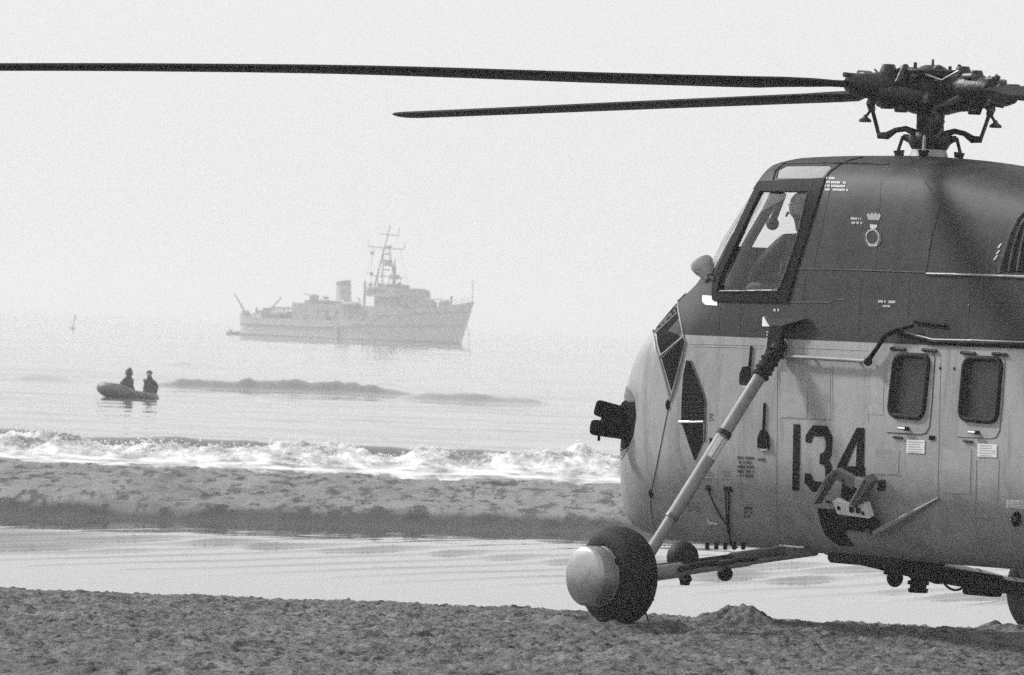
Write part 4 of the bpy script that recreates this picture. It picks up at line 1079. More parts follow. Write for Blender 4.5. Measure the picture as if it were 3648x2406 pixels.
for k in range(8):
    a = R_(AZ0 + 45*k + 22); r = 0.225 if k % 2 else 0.25
    c = Vector((math.cos(a)*r, math.sin(a)*r, 4.485))
    if k % 2: MB().ball(c, 0.042, (1.1, 1.1, 0.9), 12, 8).build('oil_reservoir', M_hub, ro)
    else: MB().tube([c, c+Vector((0, 0, 0.05))], 0.014, 8).build('hub_bolt', M_hub, ro)
rh = random.Random(3)
for k in range(26):
    a = rh.uniform(0, 6.28); r = rh.uniform(0.20, 0.52); z = rh.uniform(4.17, 4.47)
    if abs(math.sin(2*(a-R_(AZ0)))) < 0.35 and r > 0.33: r -= 0.15
    c = Vector((math.cos(a)*r, math.sin(a)*r, z)); d_ = Vector((math.cos(a)*0.6, math.sin(a)*0.6, rh.uniform(-1, 1))).normalized()*rh.uniform(0.05, 0.11)
    MB().tube([c-d_, c+d_], [rh.uniform(0.018, 0.035), rh.uniform(0.012, 0.03)], 8).build('hub_fitting', M_hub if rh.random() < 0.7 else M_mid, ro)
for k in range(4):
    a = R_(AZ0+45+90*k); p0_ = Vector((math.cos(a)*0.30, math.sin(a)*0.30, 4.44)); p1_ = Vector((math.cos(a+0.6)*0.50, math.sin(a+0.6)*0.50, 4.47))
    MB().tube([p0_, (p0_+p1_)/2+Vector((0, 0, -0.06)), p1_], 0.008, 6).build('grease_line', M_arm, ro)
def blade_profile(ch, th, n=9):
    up = []; lo = []
    for k in range(n):
        t = (1-math.cos(math.pi*k/(n-1)))/2
        yt = 5*th*(0.2969*math.sqrt(t)-0.126*t-0.3516*t*t+0.2843*t**3-0.1036*t**4)*ch
        up.append(((0.28-t)*ch, yt)); lo.append(((0.28-t)*ch, -yt))
    return up + lo[-2:0:-1]
DROOP = {0: [(0.7, 4.325), (1.3, 4.305), (2.6, 4.290), (4.3, 4.272), (6.2, 4.250), (8.53, 4.225)],
         1: [(0.7, 4.335), (1.0, 4.33), (3.0, 4.262), (5.0, 4.198), (6.9, 4.105), (8.53, 4.010)],
         2: [(0.7, 4.33), (3.0, 4.25), (6.0, 4.12), (8.53, 3.98)], 3: [(0.7, 4.33), (3.0, 4.25), (6.0, 4.12), (8.53, 3.98)]}
for k in range(4):
    a = R_(AZ0 + 90*k); ra = Vector((math.cos(a), math.sin(a), 0)); ta = Vector((-math.sin(a), math.cos(a), 0)); Z = Vector((0, 0, 1))
    Pk = lambda r, t, z: ra*r + ta*t + Z*z
    hz = pch([p[0] for p in DROOP[k]], [p[1] for p in DROOP[k]])
    # hinge block, sleeve, cuff
    arm = MB()
    for s in (-1, 1):
        arm.hexa([Pk(0.22, s*0.06-0.018, 4.21), Pk(0.46, s*0.06-0.018, 4.22), Pk(0.46, s*0.06+0.018, 4.22), Pk(0.22, s*0.06+0.018, 4.21), Pk(0.22, s*0.06-0.018, 4.45), Pk(0.46, s*0.06-0.018, 4.43), Pk(0.46, s*0.06+0.018, 4.43), Pk(0.22, s*0.06+0.018, 4.45)])
    arm.tube([Pk(0.36, -0.11, 4.33), Pk(0.36, 0.11, 4.33)], 0.055, 12)
    am = arm.build('hinge_fork', M_hub, ro)
    MB().tube([Pk(0.42, 0, 4.16), Pk(0.42, 0, 4.24), Pk(0.42, 0, 4.44), Pk(0.42, 0, 4.51)], [0.05, 0.075, 0.075, 0.05], 12).build('hinge_pin', M_hub, ro)
    MB().tube([Pk(0.40, 0, 4.33), Pk(0.50, 0, 4.33), Pk(0.56, 0, 4.33), Pk(0.72, 0, hz(0.72)), Pk(0.80, 0, hz(0.8))], [0.09, 0.12, 0.105, 0.09, 0.06], 14).build('sleeve', M_hub, ro)
    MB().bevbox(Pk(0.60, 0, 4.40), (0.16, 0.10, 0.07), 0.012, Matrix.Rotation(a, 3, 'Z')).build('fold_clamp', M_mid if k < 2 else M_hub, ro)
    MB().tube([Pk(0.54, -0.07, 4.43), Pk(0.66, -0.07, 4.43)], 0.022, 8).build('clamp_bolt', M_mid, ro)
    MB().tube([Pk(0.68, 0.0, 4.40), Pk(0.84, 0.0, 4.405)], 0.020, 8).build('clamp_bolt', M_hub, ro)
    # drag damper
    MB().tube([Pk(0.12, 0.24, 4.24), Pk(0.30, 0.20, 4.25), Pk(0.44, 0.17, 4.26), Pk(0.58, 0.10, 4.28)], [0.06, 0.075, 0.075, 0.035], 12).build('damper', M_hub, ro)
    # pitch horn, link and balance weight
    MB().tube([Pk(0.52, -0.02, 4.27), Pk(0.47, -0.16, 4.20), Pk(0.40, -0.24, 4.16)], [0.05, 0.035, 0.03], 10).build('pitch_horn', M_hub, ro)
    MB().tube([Pk(0.40, -0.24, 4.17), Pk(0.335, -0.22, 3.955)], 0.016, 8).build('pitch_link', M_hub, ro)
    MB().tube([Pk(0.345, -0.22, 3.955), Pk(0.30, -0.16, 3.955), Pk(0.26, -0.10, 4.00), Pk(0.20, -0.05, 4.015), Pk(0.14, -0.02, 3.99), Pk(0.10, 0, 3.95)], [0.026, 0.032, 0.022, 0.024, 0.03, 0.03], 10).build('swashplate_arm', M_hub, ro)
    MB().tube([Pk(0.40, -0.25, 4.16), Pk(0.46, -0.24, 4.09)], 0.012, 8).build('weight_rod', M_hub, ro)
    MB().lathe(Pk(0.46, -0.24, 4.055), (0, 0, 1), [(0, 0.05), (0.018, 0.05), (0.04, 0.02), (0.06, 0.012)], 12).build('balance_weight', M_hub, ro)
    a2 = a + R_(45); c = Vector((math.cos(a2)*0.25, math.sin(a2)*0.25, 0))
    MB().tube([c*0.95+Z*3.80, c*0.97+Z*3.845], [0.035, 0.045], 10).build('servo_head', M_hub, ro)
    MB().tube([c+Z*3.84, c*0.86+Z*3.96], 0.014, 8).build('servo_rod', M_steel if k % 2 else M_hub, ro)
    MB().tube([c*0.86+Z*3.955, c*0.55+Z*3.935], [0.022, 0.04], 8).build('servo_arm', M_hub, ro)
    MB().tube([Pk(0.125, 0.02, 4.0), Pk(0.135, 0.02, 4.18)], 0.014, 8).build('scissor_link', M_hub, ro)
    # blade
    secs = [(0.74, 0.10, 0.55, 10), (0.95, 0.11, 0.5, 10), (1.15, 0.22, 0.30, 10), (1.45, 0.40, 0.15, 10)]
    secs += [(1.45 + (8.46-1.45)*i/26, 0.416, 0.125, 10 - 7*(i/26)) for i in range(1, 27)] + [(8.50, 0.41, 0.12, 3), (8.53, 0.39, 0.09, 3)]
    V_ = []; npf = None
    for r, ch, th, tw in secs:
        pf = blade_profile(ch, th); npf = len(pf); c_, s_ = math.cos(R_(tw*(0.5 if k == 0 else 0.95))), math.sin(R_(tw*(0.5 if k == 0 else 0.95)))
        for u_, v_ in pf:
            V_.append(Pk(r, u_*c_ - v_*s_, hz(r) + u_*s_ + v_*c_))
    Fb = [(i*npf+j, i*npf+(j+1) % npf, (i+1)*npf+(j+1) % npf, (i+1)*npf+j) for i in range(len(secs)-1) for j in range(npf)]
    Fb += [tuple(range(npf-1, -1, -1)), tuple((len(secs)-1)*npf+j for j in range(npf))]
    MB().add(V_, Fb).build('blade', M_blade, ro, 40)

# --- tail: pylon, tail rotor, tail wheel (beyond the right edge of the picture)
tl = empty('tail_section'); tl.parent = heli
MB().hexa([(-10.6, -0.12, 2.3), (-9.0, -0.14, 2.4), (-9.0, 0.14, 2.4), (-10.6, 0.12, 2.3), (-11.3, -0.06, 4.3), (-10.5, -0.07, 4.3), (-10.5, 0.07, 4.3), (-11.3, 0.06, 4.3)]).build('tail_pylon', M_mid, tl)
for s in (-1, 1): MB().hexa([(-10.2, s*0.1, 2.9), (-9.6, s*0.1, 2.95), (-9.6, s*1.2, 2.95), (-10.0, s*1.2, 2.9), (-10.2, s*0.1, 2.95), (-9.6, s*0.1, 3.0), (-9.6, s*1.2, 2.98), (-10.0, s*1.2, 2.93)]).build('stabiliser', M_mid, tl)
MB().tube([(-10.9, 0.0, 4.1), (-10.9, 0.35, 4.1)], 0.08, 12).build('tail_rotor_hub', M_hub, tl)
for k in range(4):
    a = R_(20+90*k); d = Vector((math.cos(a), 0, math.sin(a))); w_ = Vector((-math.sin(a), 0, math.cos(a)))*0.09; c = Vector((-10.9, 0.32, 4.1)); t_ = Vector((0, 0.012, 0))
    MB().hexa([c+d*0.1-w_-t_, c+d*0.1+w_-t_, c+d*0.1+w_+t_, c+d*0.1-w_+t_, c+d*1.42-w_-t_*0.5, c+d*1.42+w_-t_*0.5, c+d*1.42+w_+t_*0.5, c+d*1.42-w_+t_*0.5]).build('tail_rotor_blade', M_blade, tl)
MB().lathe((-7.9, -0.07, 0.23), (0, 1, 0), [(0, 0.1), (0, 0.2), (0.03, 0.23), (0.11, 0.23), (0.14, 0.2), (0.14, 0.1)], 24).build('tail_wheel', M_rubber, tl)
MB().tube([(-7.9, 0.12, 0.23), (-7.85, 0.12, 0.5), (-7.7, 0, 0.7), (-7.5, 0, 1.9)], 0.05, 10).build('tail_strut', M_mid, tl)

# ------------------------------------------------------------------ the minesweeper at anchor
M_ship = mat('navy_grey', 0.40, 0.55, var=0.12, scale=0.6)  # paler than the upperworks: sunlight on the hull put into its grey
M_sup = mat('upperworks_grey', 0.24, 0.6, var=0.25, scale=1.2)
M_shipd = mat('navy_dark_grey', 0.20, 0.6, var=0.2, scale=1.0)
M_shipb = mat('boot_topping', 0.13, 0.6)
M_shipw = mat('canvas_white', 0.6, 0.8)
M_rig = mat('rigging_dark', 0.16, 0.6)
PXM = 22.5; SD = FPX / PXM
HX, HY = 0.70, -0.714
def zoompx(x, y): return 780 + x/2.378, 780 + y/2.378
_o = zoompx(268, 988); q = at_depth(_o[0], _o[1], SD)
ship = empty('minesweeper', (q.x, q.y, 0), math.atan2(HY, HX))
ship.scale = (1.045, 1, 1)
tag(ship, 'hazy grey naval minesweeper anchored beyond the surf, bow to the right', 'ship')
# hull: x from the stern, y to port (starboard faces the beach)
sheer = pch([0, 6, 14, 24, 29.5, 31, 32.6, 38, 44, 48.4], [2.95, 2.75, 2.75, 2.9, 3.05, 3.6, 4.9, 5.15, 5.75, 6.6])
hb = pch([0, 1.2, 5, 15, 28, 36, 42, 46, 48.4], [2.6, 3.4, 4.1, 4.4, 4.35, 3.6, 2.3, 1.0, 0.04])
hw = pch([0, 1.2, 5, 15, 28, 36, 42, 45, 46.2, 48.4], [2.0, 3.0, 3.8, 4.2, 4.0, 2.8, 1.2, 0.35, 0.02, 0.02])
ST = [0, 0.4, 1.2, 2.5, 5, 8, 12, 16, 20, 24, 27, 29.5, 30.2, 31, 31.8, 32.6, 35, 38, 40.5, 43, 45, 46.4, 47.5, 48.4]
V = []; Fc = []; NL = 9
for x in ST:
    zt = sheer(x); row = []
    for k in range(NL):
        t = k/(NL-1); z = -0.8 + (zt+0.8)*t
        u = max(0, min(1, (z)/(zt))) ; y = hw(x) + (hb(x)-hw(x))*u**1.3
        xr = x
        if x > 44: xr = x - (1-u)*2.4*(x-44)/4.4
        row.append((xr, y, z))
    V += [(a, -b, c) for a, b, c in row] + [(a, b, c) for a, b, c in reversed(row)]
n = 2*NL
for i in range(len(ST)-1):
    for k in range(n-1):
        a = i*n+k; Fc.append((a, a+1, a+1+n, a+n))
    Fc.append((i*n+n-1, i*n, (i+1)*n, (i+1)*n+n-1))
Fc += [tuple(range(n-1, -1, -1)), tuple((len(ST)-1)*n+k for k in range(n))]
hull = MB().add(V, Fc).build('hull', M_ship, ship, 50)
def side(x, z, out=0.05, s=-1):
    zt = sheer(x); u = max(0, min(1, z/zt)); xr = x - ((1-u)*2.4*(x-44)/4.4 if x > 44 else 0)
    return Vector((xr, s*(hw(x) + (hb(x)-hw(x))*u**1.3 + out), z))
for s in (-1, 1):
    sub('rubbing_strake', [side(x, 1.75 + 0.55*sstep(18, 30, x) + 0.6*sstep(32, 47, x), 0.05, s) for x in np.linspace(1, 47, 40)], 0.14, M_shipd, hull, 6)
    sub('forecastle_strake', [side(x, 4.1 + 0.9*sstep(33, 48, x), 0.04, s) for x in np.linspace(32.4, 47.6, 20)], 0.12, M_shipd, hull, 6)
    sub('boot_topping', [side(x, 0.12, 0.06, s) for x in np.linspace(0.2, 48, 40)], 0.26, M_shipb, hull, 6)
    sub('break_strake', [side(x, 2.5 + 1.3*sstep(29.5, 33, x), 0.04, s) for x in np.linspace(27, 33.2, 12)], 0.10, M_shipd, hull, 6)
MB().box((24, -4.35, 1.3), (0.25, 0.3, 2.2)).build('fender', M_shipd, hull)
def hb_(name, x0, x1, w, z0, z1, m=None, rk=0.0, p=None):
    return MB().hexa([(x0, -w/2, z0), (x1, -w/2, z0), (x1, w/2, z0), (x0, w/2, z0), (x0+rk, -w/2*0.97, z1), (x1-rk, -w/2*0.97, z1), (x1-rk, w/2*0.97, z1), (x0+rk, w/2*0.97, z1)]).build(name, m or M_sup, p or ship, 30)
hb_('main_deckhouse', 16.5, 32.5, 5.6, 2.6, 5.3)
sup = hb_('superstructure', 29.8, 36.2, 5.4, 4.7, 6.9)
br = hb_('bridge', 28.4, 35.2, 6.2, 6.8, 8.25, M_sup, 0.15)
for k in range(7): MB().box((29.2+0.85*k, -3.12, 7.75), (0.55, 0.06, 0.4)).build('bridge_window', M_shipb, br)
hb_('bridge_wing', 33.4, 35.3, 7.8, 6.9, 8.1, M_sup, 0.2, br)
for k in range(4): MB().box((30.6+1.5*k, -2.75, 5.9), (0.35, 0.06, 0.35)).build('porthole', M_shipb, sup)
hb_('chart_house', 29.5, 32.2, 3.4, 8.2, 8.8)
fu = empty('funnel'); fu.parent = ship
def oval(x, z, l, w, n=20): return [Vector((x + l*math.cos(2*math.pi*k/n), w*math.sin(2*math.pi*k/n), z)) for k in range(n)]
def loft(a, b): 
    n = len(a); return MB().add(a + b, [tuple(range(n-1, -1, -1)), tuple(range(n, 2*n))] + [(i, (i+1) % n, n+(i+1) % n, n+i) for i in range(n)])
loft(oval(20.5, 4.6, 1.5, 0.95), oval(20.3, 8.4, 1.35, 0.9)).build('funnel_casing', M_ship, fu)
tp = [Vector((p.x, p.y, p.z + (p.x-20.3)*0.16)) for p in oval(20.25, 9.0, 1.32, 0.88)]
loft(oval(20.28, 8.38, 1.38, 0.93), tp).build('funnel_cap', M_shipd, fu)
MB().box((20.9, -0.95, 7.2), (0.35, 0.1, 0.5)).build('funnel_badge', M_shipd, fu)
sub('boat_derrick', [(26.2, -1.2, 5.2), (26.2, -1.2, 9.1)], 0.17, M_shipd, ship)
# mast: raked tripod with yards and aerials
ms = empty('mast'); ms.parent = ship
T0 = Vector((29.9, 0, 17.9))
sub('mast_leg', [(27.0, 0.0, 8.2), T0], [0.14, 0.07], M_rig, ms)
sub('mast_leg', [(29.6, -0.9, 8.3), (28.6, 0, 14.2)], 0.10, M_rig, ms); sub('mast_leg', [(30.6, 0.9, 8.3), (29.6, 0.2, 14.6)], 0.10, M_rig, ms)
for z, x, h in ((14.35, 29.3, 2.9), (16.4, 29.8, 1.5), (9.95, 29.6, 2.6)):
    sub('yard', [(x - 0.4*h, -h*0.93, z+0.1), (x + 0.4*h, h*0.93, z-0.1)], 0.07, M_rig, ms)
for z in (14.4,):
    for s in (-1, 1): sub('whip_aerial', [(29.3-s*1.15, -s*2.7, z), (29.3-s*1.15, -s*2.7, z+1.0)], 0.05, M_rig, ms)
sub('whip_aerial', [(30.4, 1.4, 16.4), (30.4, 1.4, 17.5)], 0.05, M_rig, ms)
MB().box((29.6, 0.2, 14.5), (0.6, 0.6, 0.5)).build('masthead_lamp', M_rig, ms)
MB().box((29.8, 0, 12.0), (0.9, 0.9, 0.9)).build('mast_platform', M_shipd, ms)
sub('lattice_brace', [(28.0, 0, 10.6), (29.8, -0.4, 9.9)], 0.06, M_rig, ms); sub('lattice_brace', [(28.2, 0, 12.2), (29.8, 0.2, 11.6)], 0.06, M_rig, ms)
sub('radar_post', [(31.2, 0, 8.2), (31.2, 0, 11.6)], 0.25, M_shipd, ms); MB().ball((31.1, 0, 11.4), 0.34, (1, 1, 1), 10, 8).build('radar_dome', M_rig, ms); sub('radar_spike', [(31.1, 0, 11.6), (31.3, 0, 12.8)], [0.14, 0.05], M_rig, ms)
MB().box((31.3, 0, 9.9), (0.9, 1.2, 0.7)).build('radar_scanner', M_shipd, ms)
sub('director_post', [(32.4, 0, 8.2), (32.4, 0, 9.1)], 0.3, M_shipd, ms)
for z, x in ((13.5, 27.95), (10.3, 27.95)): 
    MB().ball((x, -1.7, z), 0.30, (1, 1, 1), 12, 8).build('anchor_ball', M_shipb, ms)
sub('halyard', [(28.0, -1.7, 8.6), (28.1, -1.75, 14.4)], 0.025, M_rig, ms)
for k in range(3): MB().ball((28.6+1.9*k, -2.4, 8.6), 0.35, (1, 1, 0.9), 8, 6).build('bridge_lamp', M_shipd, br)
MB().box((33.2, 0.2, 8.45), (0.7, 1.6, 0.5)).build('compass_platform', M_shipd, br)
# guns
g1 = empty('bow_gun'); g1.parent = ship
MB().lathe((38.6, 0, 5.1), (0, 0, 1), [(0, 1.25), (0.4, 1.2), (0.5, 0.8), (1.5, 0.7), (1.75, 0.3)], 16).build('gun_mount', M_shipd, g1); sub('gun_barrel', [(38.9, 0, 6.5), (41.6, 0, 6.9)], 0.08, M_rig, g1)
g2 = empty('aft_gun'); g2.parent = ship
MB().lathe((13.9, 0, 5.3), (0, 0, 1), [(0, 1.5), (0.5, 1.5), (0.52, 0.8), (1.3, 0.7), (1.5, 0.3)], 16).build('gun_mount', M_shipd, g2); sub('gun_barrel', [(13.6, 0, 6.4), (11.6, 0, 6.9)], 0.08, M_rig, g2)
hb_('aft_deckhouse', 11.4, 16.2, 4.6, 2.6, 5.35, M_sup); hb_('winch_house', 16.3, 18.0, 3.2, 2.6, 5.9, M_shipd, 0.3)
MB().lathe((17.5, -1.0, 5.2), (0, 0, 1), [(0, 0.3), (1.0, 0.3), (1.1, 0.5), (1.3, 0.45)], 10).build('ventilator', M_shipd, ship)
hb_('windlass', 41.6, 42.8, 1.4, 5.4, 6.3, M_shipd); sub('bollard', [(40.9, -0.6, 5.3), (40.9, -0.6, 6.3)], 0.2, M_shipd, ship)
for k, (x, s_) in enumerate(((7.4, 1), (9.6, 1), (8.6, 0.8))):
    MB().tube([(x-1.0, -2.2, 3.7+0.25*(k == 2)), (x+1.0, -2.2, 3.7+0.25*(k == 2))], 0.36*s_, 10).build('sweep_float', M_shipw if k != 1 else M_shipd, ship)
hb_('float_rack', 6.2, 11.2, 3.6, 4.2, 4.6, M_shipd)
for x in (6.4, 8.6, 11.0): sub('rack_post', [(x, -1.7, 2.7), (x, -1.7, 4.3)], 0.1, M_shipd, ship)
sub('stern_davit', [(1.6, -2.4, 2.9), (0.4, -2.6, 4.6), (-1.4, -2.6, 6.5)], [0.22, 0.15, 0.08], M_shipd, ship); sub('stern_davit', [(6.0, -2.6, 2.9), (6.4, -2.6, 3.6), (9.3, -2.6, 6.1)], [0.25, 0.18, 0.09], M_shipd, ship)
for x, h in ((2.6, 1.1), (4.0, 1.6), (4.6, 1.2), (6.9, 1.2)): hb_('stern_winch', x-0.5, x+0.5, 2.2, 2.7, 2.75+h, M_shipd, 0.15)
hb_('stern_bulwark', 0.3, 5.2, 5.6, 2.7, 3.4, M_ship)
sub('jackstaff', [(48.0, 0, 6.4), (47.9, 0, 9.9)], 0.06, M_rig, ship)
for k in range(14):
    x = 34.5+k*1.0; sub('guard_stanchion', [side(x, sheer(x), -0.1), side(x, sheer(x), -0.1)+Vector((0, 0, 0.8))], 0.035, M_shipd, ship, 5)
for hgt in (0.4, 0.8): sub('guard_wire', [side(x, sheer(x), -0.1)+Vector((0, 0, hgt)) for x in np.linspace(33.5, 47.5, 12)], 0.025, M_shipd, ship, 5)
for k in range(16):
    x = 1.5+k*1.75; sub('guard_stanchion', [side(x, sheer(x), -0.1), side(x, sheer(x), -0.1)+Vector((0, 0, 0.85))], 0.035, M_shipd, ship, 5)
sub('guard_wire', [side(x, sheer(x), -0.1)+Vector((0, 0, 0.85)) for x in np.linspace(1.5, 28, 16)], 0.025, M_shipd, ship, 5)
sub('anchor_cable', [(46.8, -0.5, 4.6), (48.6, -1.2, 2.2), (49.8, -2.0, -0.1)], 0.05, M_rig, ship)
# clutter: lockers, vents, rafts, doors, ports, stays
r3_ = random.Random(5)
for k in range(46):
    x = r3_.choice([r3_.uniform(1.5, 11), r3_.uniform(14, 29), r3_.uniform(33, 45)]); y = -r3_.uniform(0.2, max(0.3, hb(x)-0.6))
    zb_ = sheer(x) - 0.1; h = r3_.uniform(0.5, 1.5)
    if r3_.random() < 0.5: MB().bevbox((x, y, zb_+h/2), (r3_.uniform(0.3, 1.1), r3_.uniform(0.3, 0.9), h), 0.05).build('deck_fitting', M_shipd if r3_.random() < 0.6 else M_sup, ship)
    else: MB().tube([(x, y, zb_), (x, y, zb_+h*0.8), (x+0.15, y, zb_+h)], [0.16, 0.16, 0.26], 8).build('vent_cowl', M_shipd, ship)
for x in (17.6, 19.6, 21.8, 23.8, 26.0, 28.0): MB().box((x, -2.82, 4.2), (0.45, 0.06, 0.45)).build('port_light', M_shipb, ship)
for x in (18.6, 24.8): MB().box((x, -2.83, 3.7), (0.7, 0.06, 1.7)).build('bulkhead_door', M_shipd, ship)
for x in (34, 36, 38, 40, 42): MB().ball(side(x, 3.6), 0.16, (1, 0.4, 1), 8, 6).build('hull_port', M_shipb, hull)
for x in (18.5, 22.5): MB().tube([(x-0.9, -2.3, 5.75), (x+0.9, -2.3, 5.75)], 0.36, 10).build('life_raft', M_shipd, ship)
bt = MB(); bt.ball((25.0, -2.9, 5.4), 1.0, (2.2, 0.7, 0.5), 14, 8); bt.build('motor_cutter', M_shipd, ship)
for x in (23.4, 26.6): sub('boat_davit', [(x, -2.4, 4.6), (x, -2.6, 6.2), (x, -3.2, 6.6)], 0.09, M_rig, ship, 6)
for a, b in (((29.5, -2.6, 14.3), (27.5, -2.9, 8.3)), ((29.5, 2.6, 14.3), (31.5, 2.9, 8.3)), ((29.2, 0, 14.3), (33.5, -1.5, 8.4))):
    sub('stay_wire', [a, b], 0.028, M_rig, ship, 5)
for x in (29.0, 30.4, 32.0, 33.6): sub('bridge_aerial', [(x, -1.8+0.5*(x % 2), 8.2), (x, -1.8+0.5*(x % 2), 8.2+1.2+0.5*(x % 1.3))], 0.06, M_rig, br, 6)
for z in (11.0, 12.4, 13.4): MB().box((29.4, 0.1, z), (0.55, 1.0, 0.18)).build('mast_fitting', M_rig, ms)
hb_('gun_shield', 37.6, 38.9, 2.2, 5.2, 6.6, M_shipd, 0.2)
hb_('paravane_rack', 35.2, 36.8, 3.6, 5.1, 6.0, M_shipd, 0.1)
# ship's boat lying astern
q = at_depth(832, 1189, SD-4)
tb = empty('tender_boat', (q.x, q.y, -0.02), math.atan2(HY, HX)); tb.scale = (0.6, 0.6, 0.6)
tag(tb, 'small open boat lying astern of the hazy minesweeper', 'boat')
V = []; prof_b = [(-2.2, 0.75, 0.6), (-1, 0.95, 0.55), (0.5, 0.95, 0.6), (1.7, 0.6, 0.75), (2.5, 0.04, 0.95)]
for x, w_, z in prof_b: V += [(x, -w_, z), (x*0.95, -w_*0.7, -0.1), (x*0.95, w_*0.7, -0.1), (x, w_, z)]
MB().add(V, [(i*4+k, i*4+k+1, i*4+5+k, i*4+4+k) for i in range(4) for k in range(3)] + [(0, 1, 2, 3), (19, 18, 17, 16)]).build('boat_hull', M_shipd, tb)
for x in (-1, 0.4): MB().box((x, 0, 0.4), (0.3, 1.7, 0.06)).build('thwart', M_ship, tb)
MB().bevbox((-1.2, 0, 0.8), (0.7, 0.7, 0.8), 0.1).build('engine_box', M_shipd, tb)
# spar buoy far to the left
q = at_z(259, 1171, 0.0)
q = at_depth(259, 1169, 830)
bu = empty('spar_buoy', (q.x, q.y, 0)); tag(bu, 'faint thin spar buoy standing in the hazy sea', 'buoy')
MB().lathe((0, 0, -0.3), (0, 0, 1), [(0, 0.1), (0.15, 0.35), (0.45, 0.35), (0.6, 0.12)], 12).build('float', M_shipb, bu)
MB().tube([(0, 0, 0.2), (0.3, 0, 2.1)], [0.08, 0.05], 8).build('spar', M_rig, bu); MB().ball((0.32, 0, 1.7), 0.14, (1, 1, 1), 8, 6).build('topmark', M_rig, bu)

# ------------------------------------------------------------------ people, by a skinned skeleton
def skin_body(name, joints, bones, m, loc, rot, root='pelvis', sub_lv=2):
    """joints: name -> (x, y, z, radius); one continuous surface"""
    names = list(joints); me = bpy.data.meshes.new(name)
    me.from_pydata([joints[k][:3] for k in names], [(names.index(a), names.index(b)) for a, b in bones], []); me.update()
    o = bpy.data.objects.new(name, me); col.objects.link(o)
    bpy.context.view_layer.objects.active = o
    md = o.modifiers.new('skin', 'SKIN'); md.use_smooth_shade = True; md.branch_smoothing = 0.3
    if not me.skin_vertices:
        bmm = bmesh.new(); bmm.from_mesh(me); bmm.verts.layers.skin.verify(); bmm.to_mesh(me); bmm.free()
    sv = me.skin_vertices[0].data
    for i, k in enumerate(names):
        r = joints[k][3]; sv[i].radius = (r, r) if not isinstance(r, tuple) else r; sv[i].use_root = (k == root)
    ss = o.modifiers.new('sub', 'SUBSURF'); ss.levels = sub_lv; ss.render_levels = sub_lv
    new = evaluated(o); bpy.data.objects.remove(o)
    new.materials.clear(); new.materials.append(m)
    new.polygons.foreach_set('use_smooth', [True]*len(new.polygons))
    p = bpy.data.objects.new(name, new); col.objects.link(p); p.location = loc; p.rotation_euler = rot
    return p
def hand(j, bones, wrist, d, side_, pre, curl=0.5):
    """palm and five fingers rooted in it; d is the reach direction, side_ the thumb side"""
    w = Vector(wrist); d = Vector(d).normalized(); s = Vector(side_); s = (s - d*s.dot(d)).normalized(); dn = d.cross(s)
    if dn.z > 0: dn = -dn
    pal = w + d*0.055; j[pre+'palm'] = (*pal, 0.030); bones.append((pre+'wrist', pre+'palm'))
    for k, ln in enumerate((0.075, 0.085, 0.08, 0.062)):
        b0 = pal + d*0.035 + s*(0.030 - 0.020*k); b1 = b0 + d*ln*0.5 + dn*ln*0.25*curl; b2 = b1 + d*ln*0.22 + dn*ln*0.5*curl
        j[f'{pre}f{k}a'] = (*b0, 0.010); j[f'{pre}f{k}b'] = (*b1, 0.009); j[f'{pre}f{k}c'] = (*b2, 0.008)
        bones += [(pre+'palm', f'{pre}f{k}a'), (f'{pre}f{k}a', f'{pre}f{k}b'), (f'{pre}f{k}b', f'{pre}f{k}c')]
    t0 = w + d*0.035 + s*0.038; t1 = t0 + d*0.03 + s*0.022; t2 = t1 + d*0.03 + dn*0.01
    j[pre+'t0'] = (*t0, 0.012); j[pre+'t1'] = (*t1, 0.010); j[pre+'t2'] = (*t2, 0.009)
    bones += [(pre+'palm', pre+'t0'), (pre+'t0', pre+'t1'), (pre+'t1', pre+'t2')]
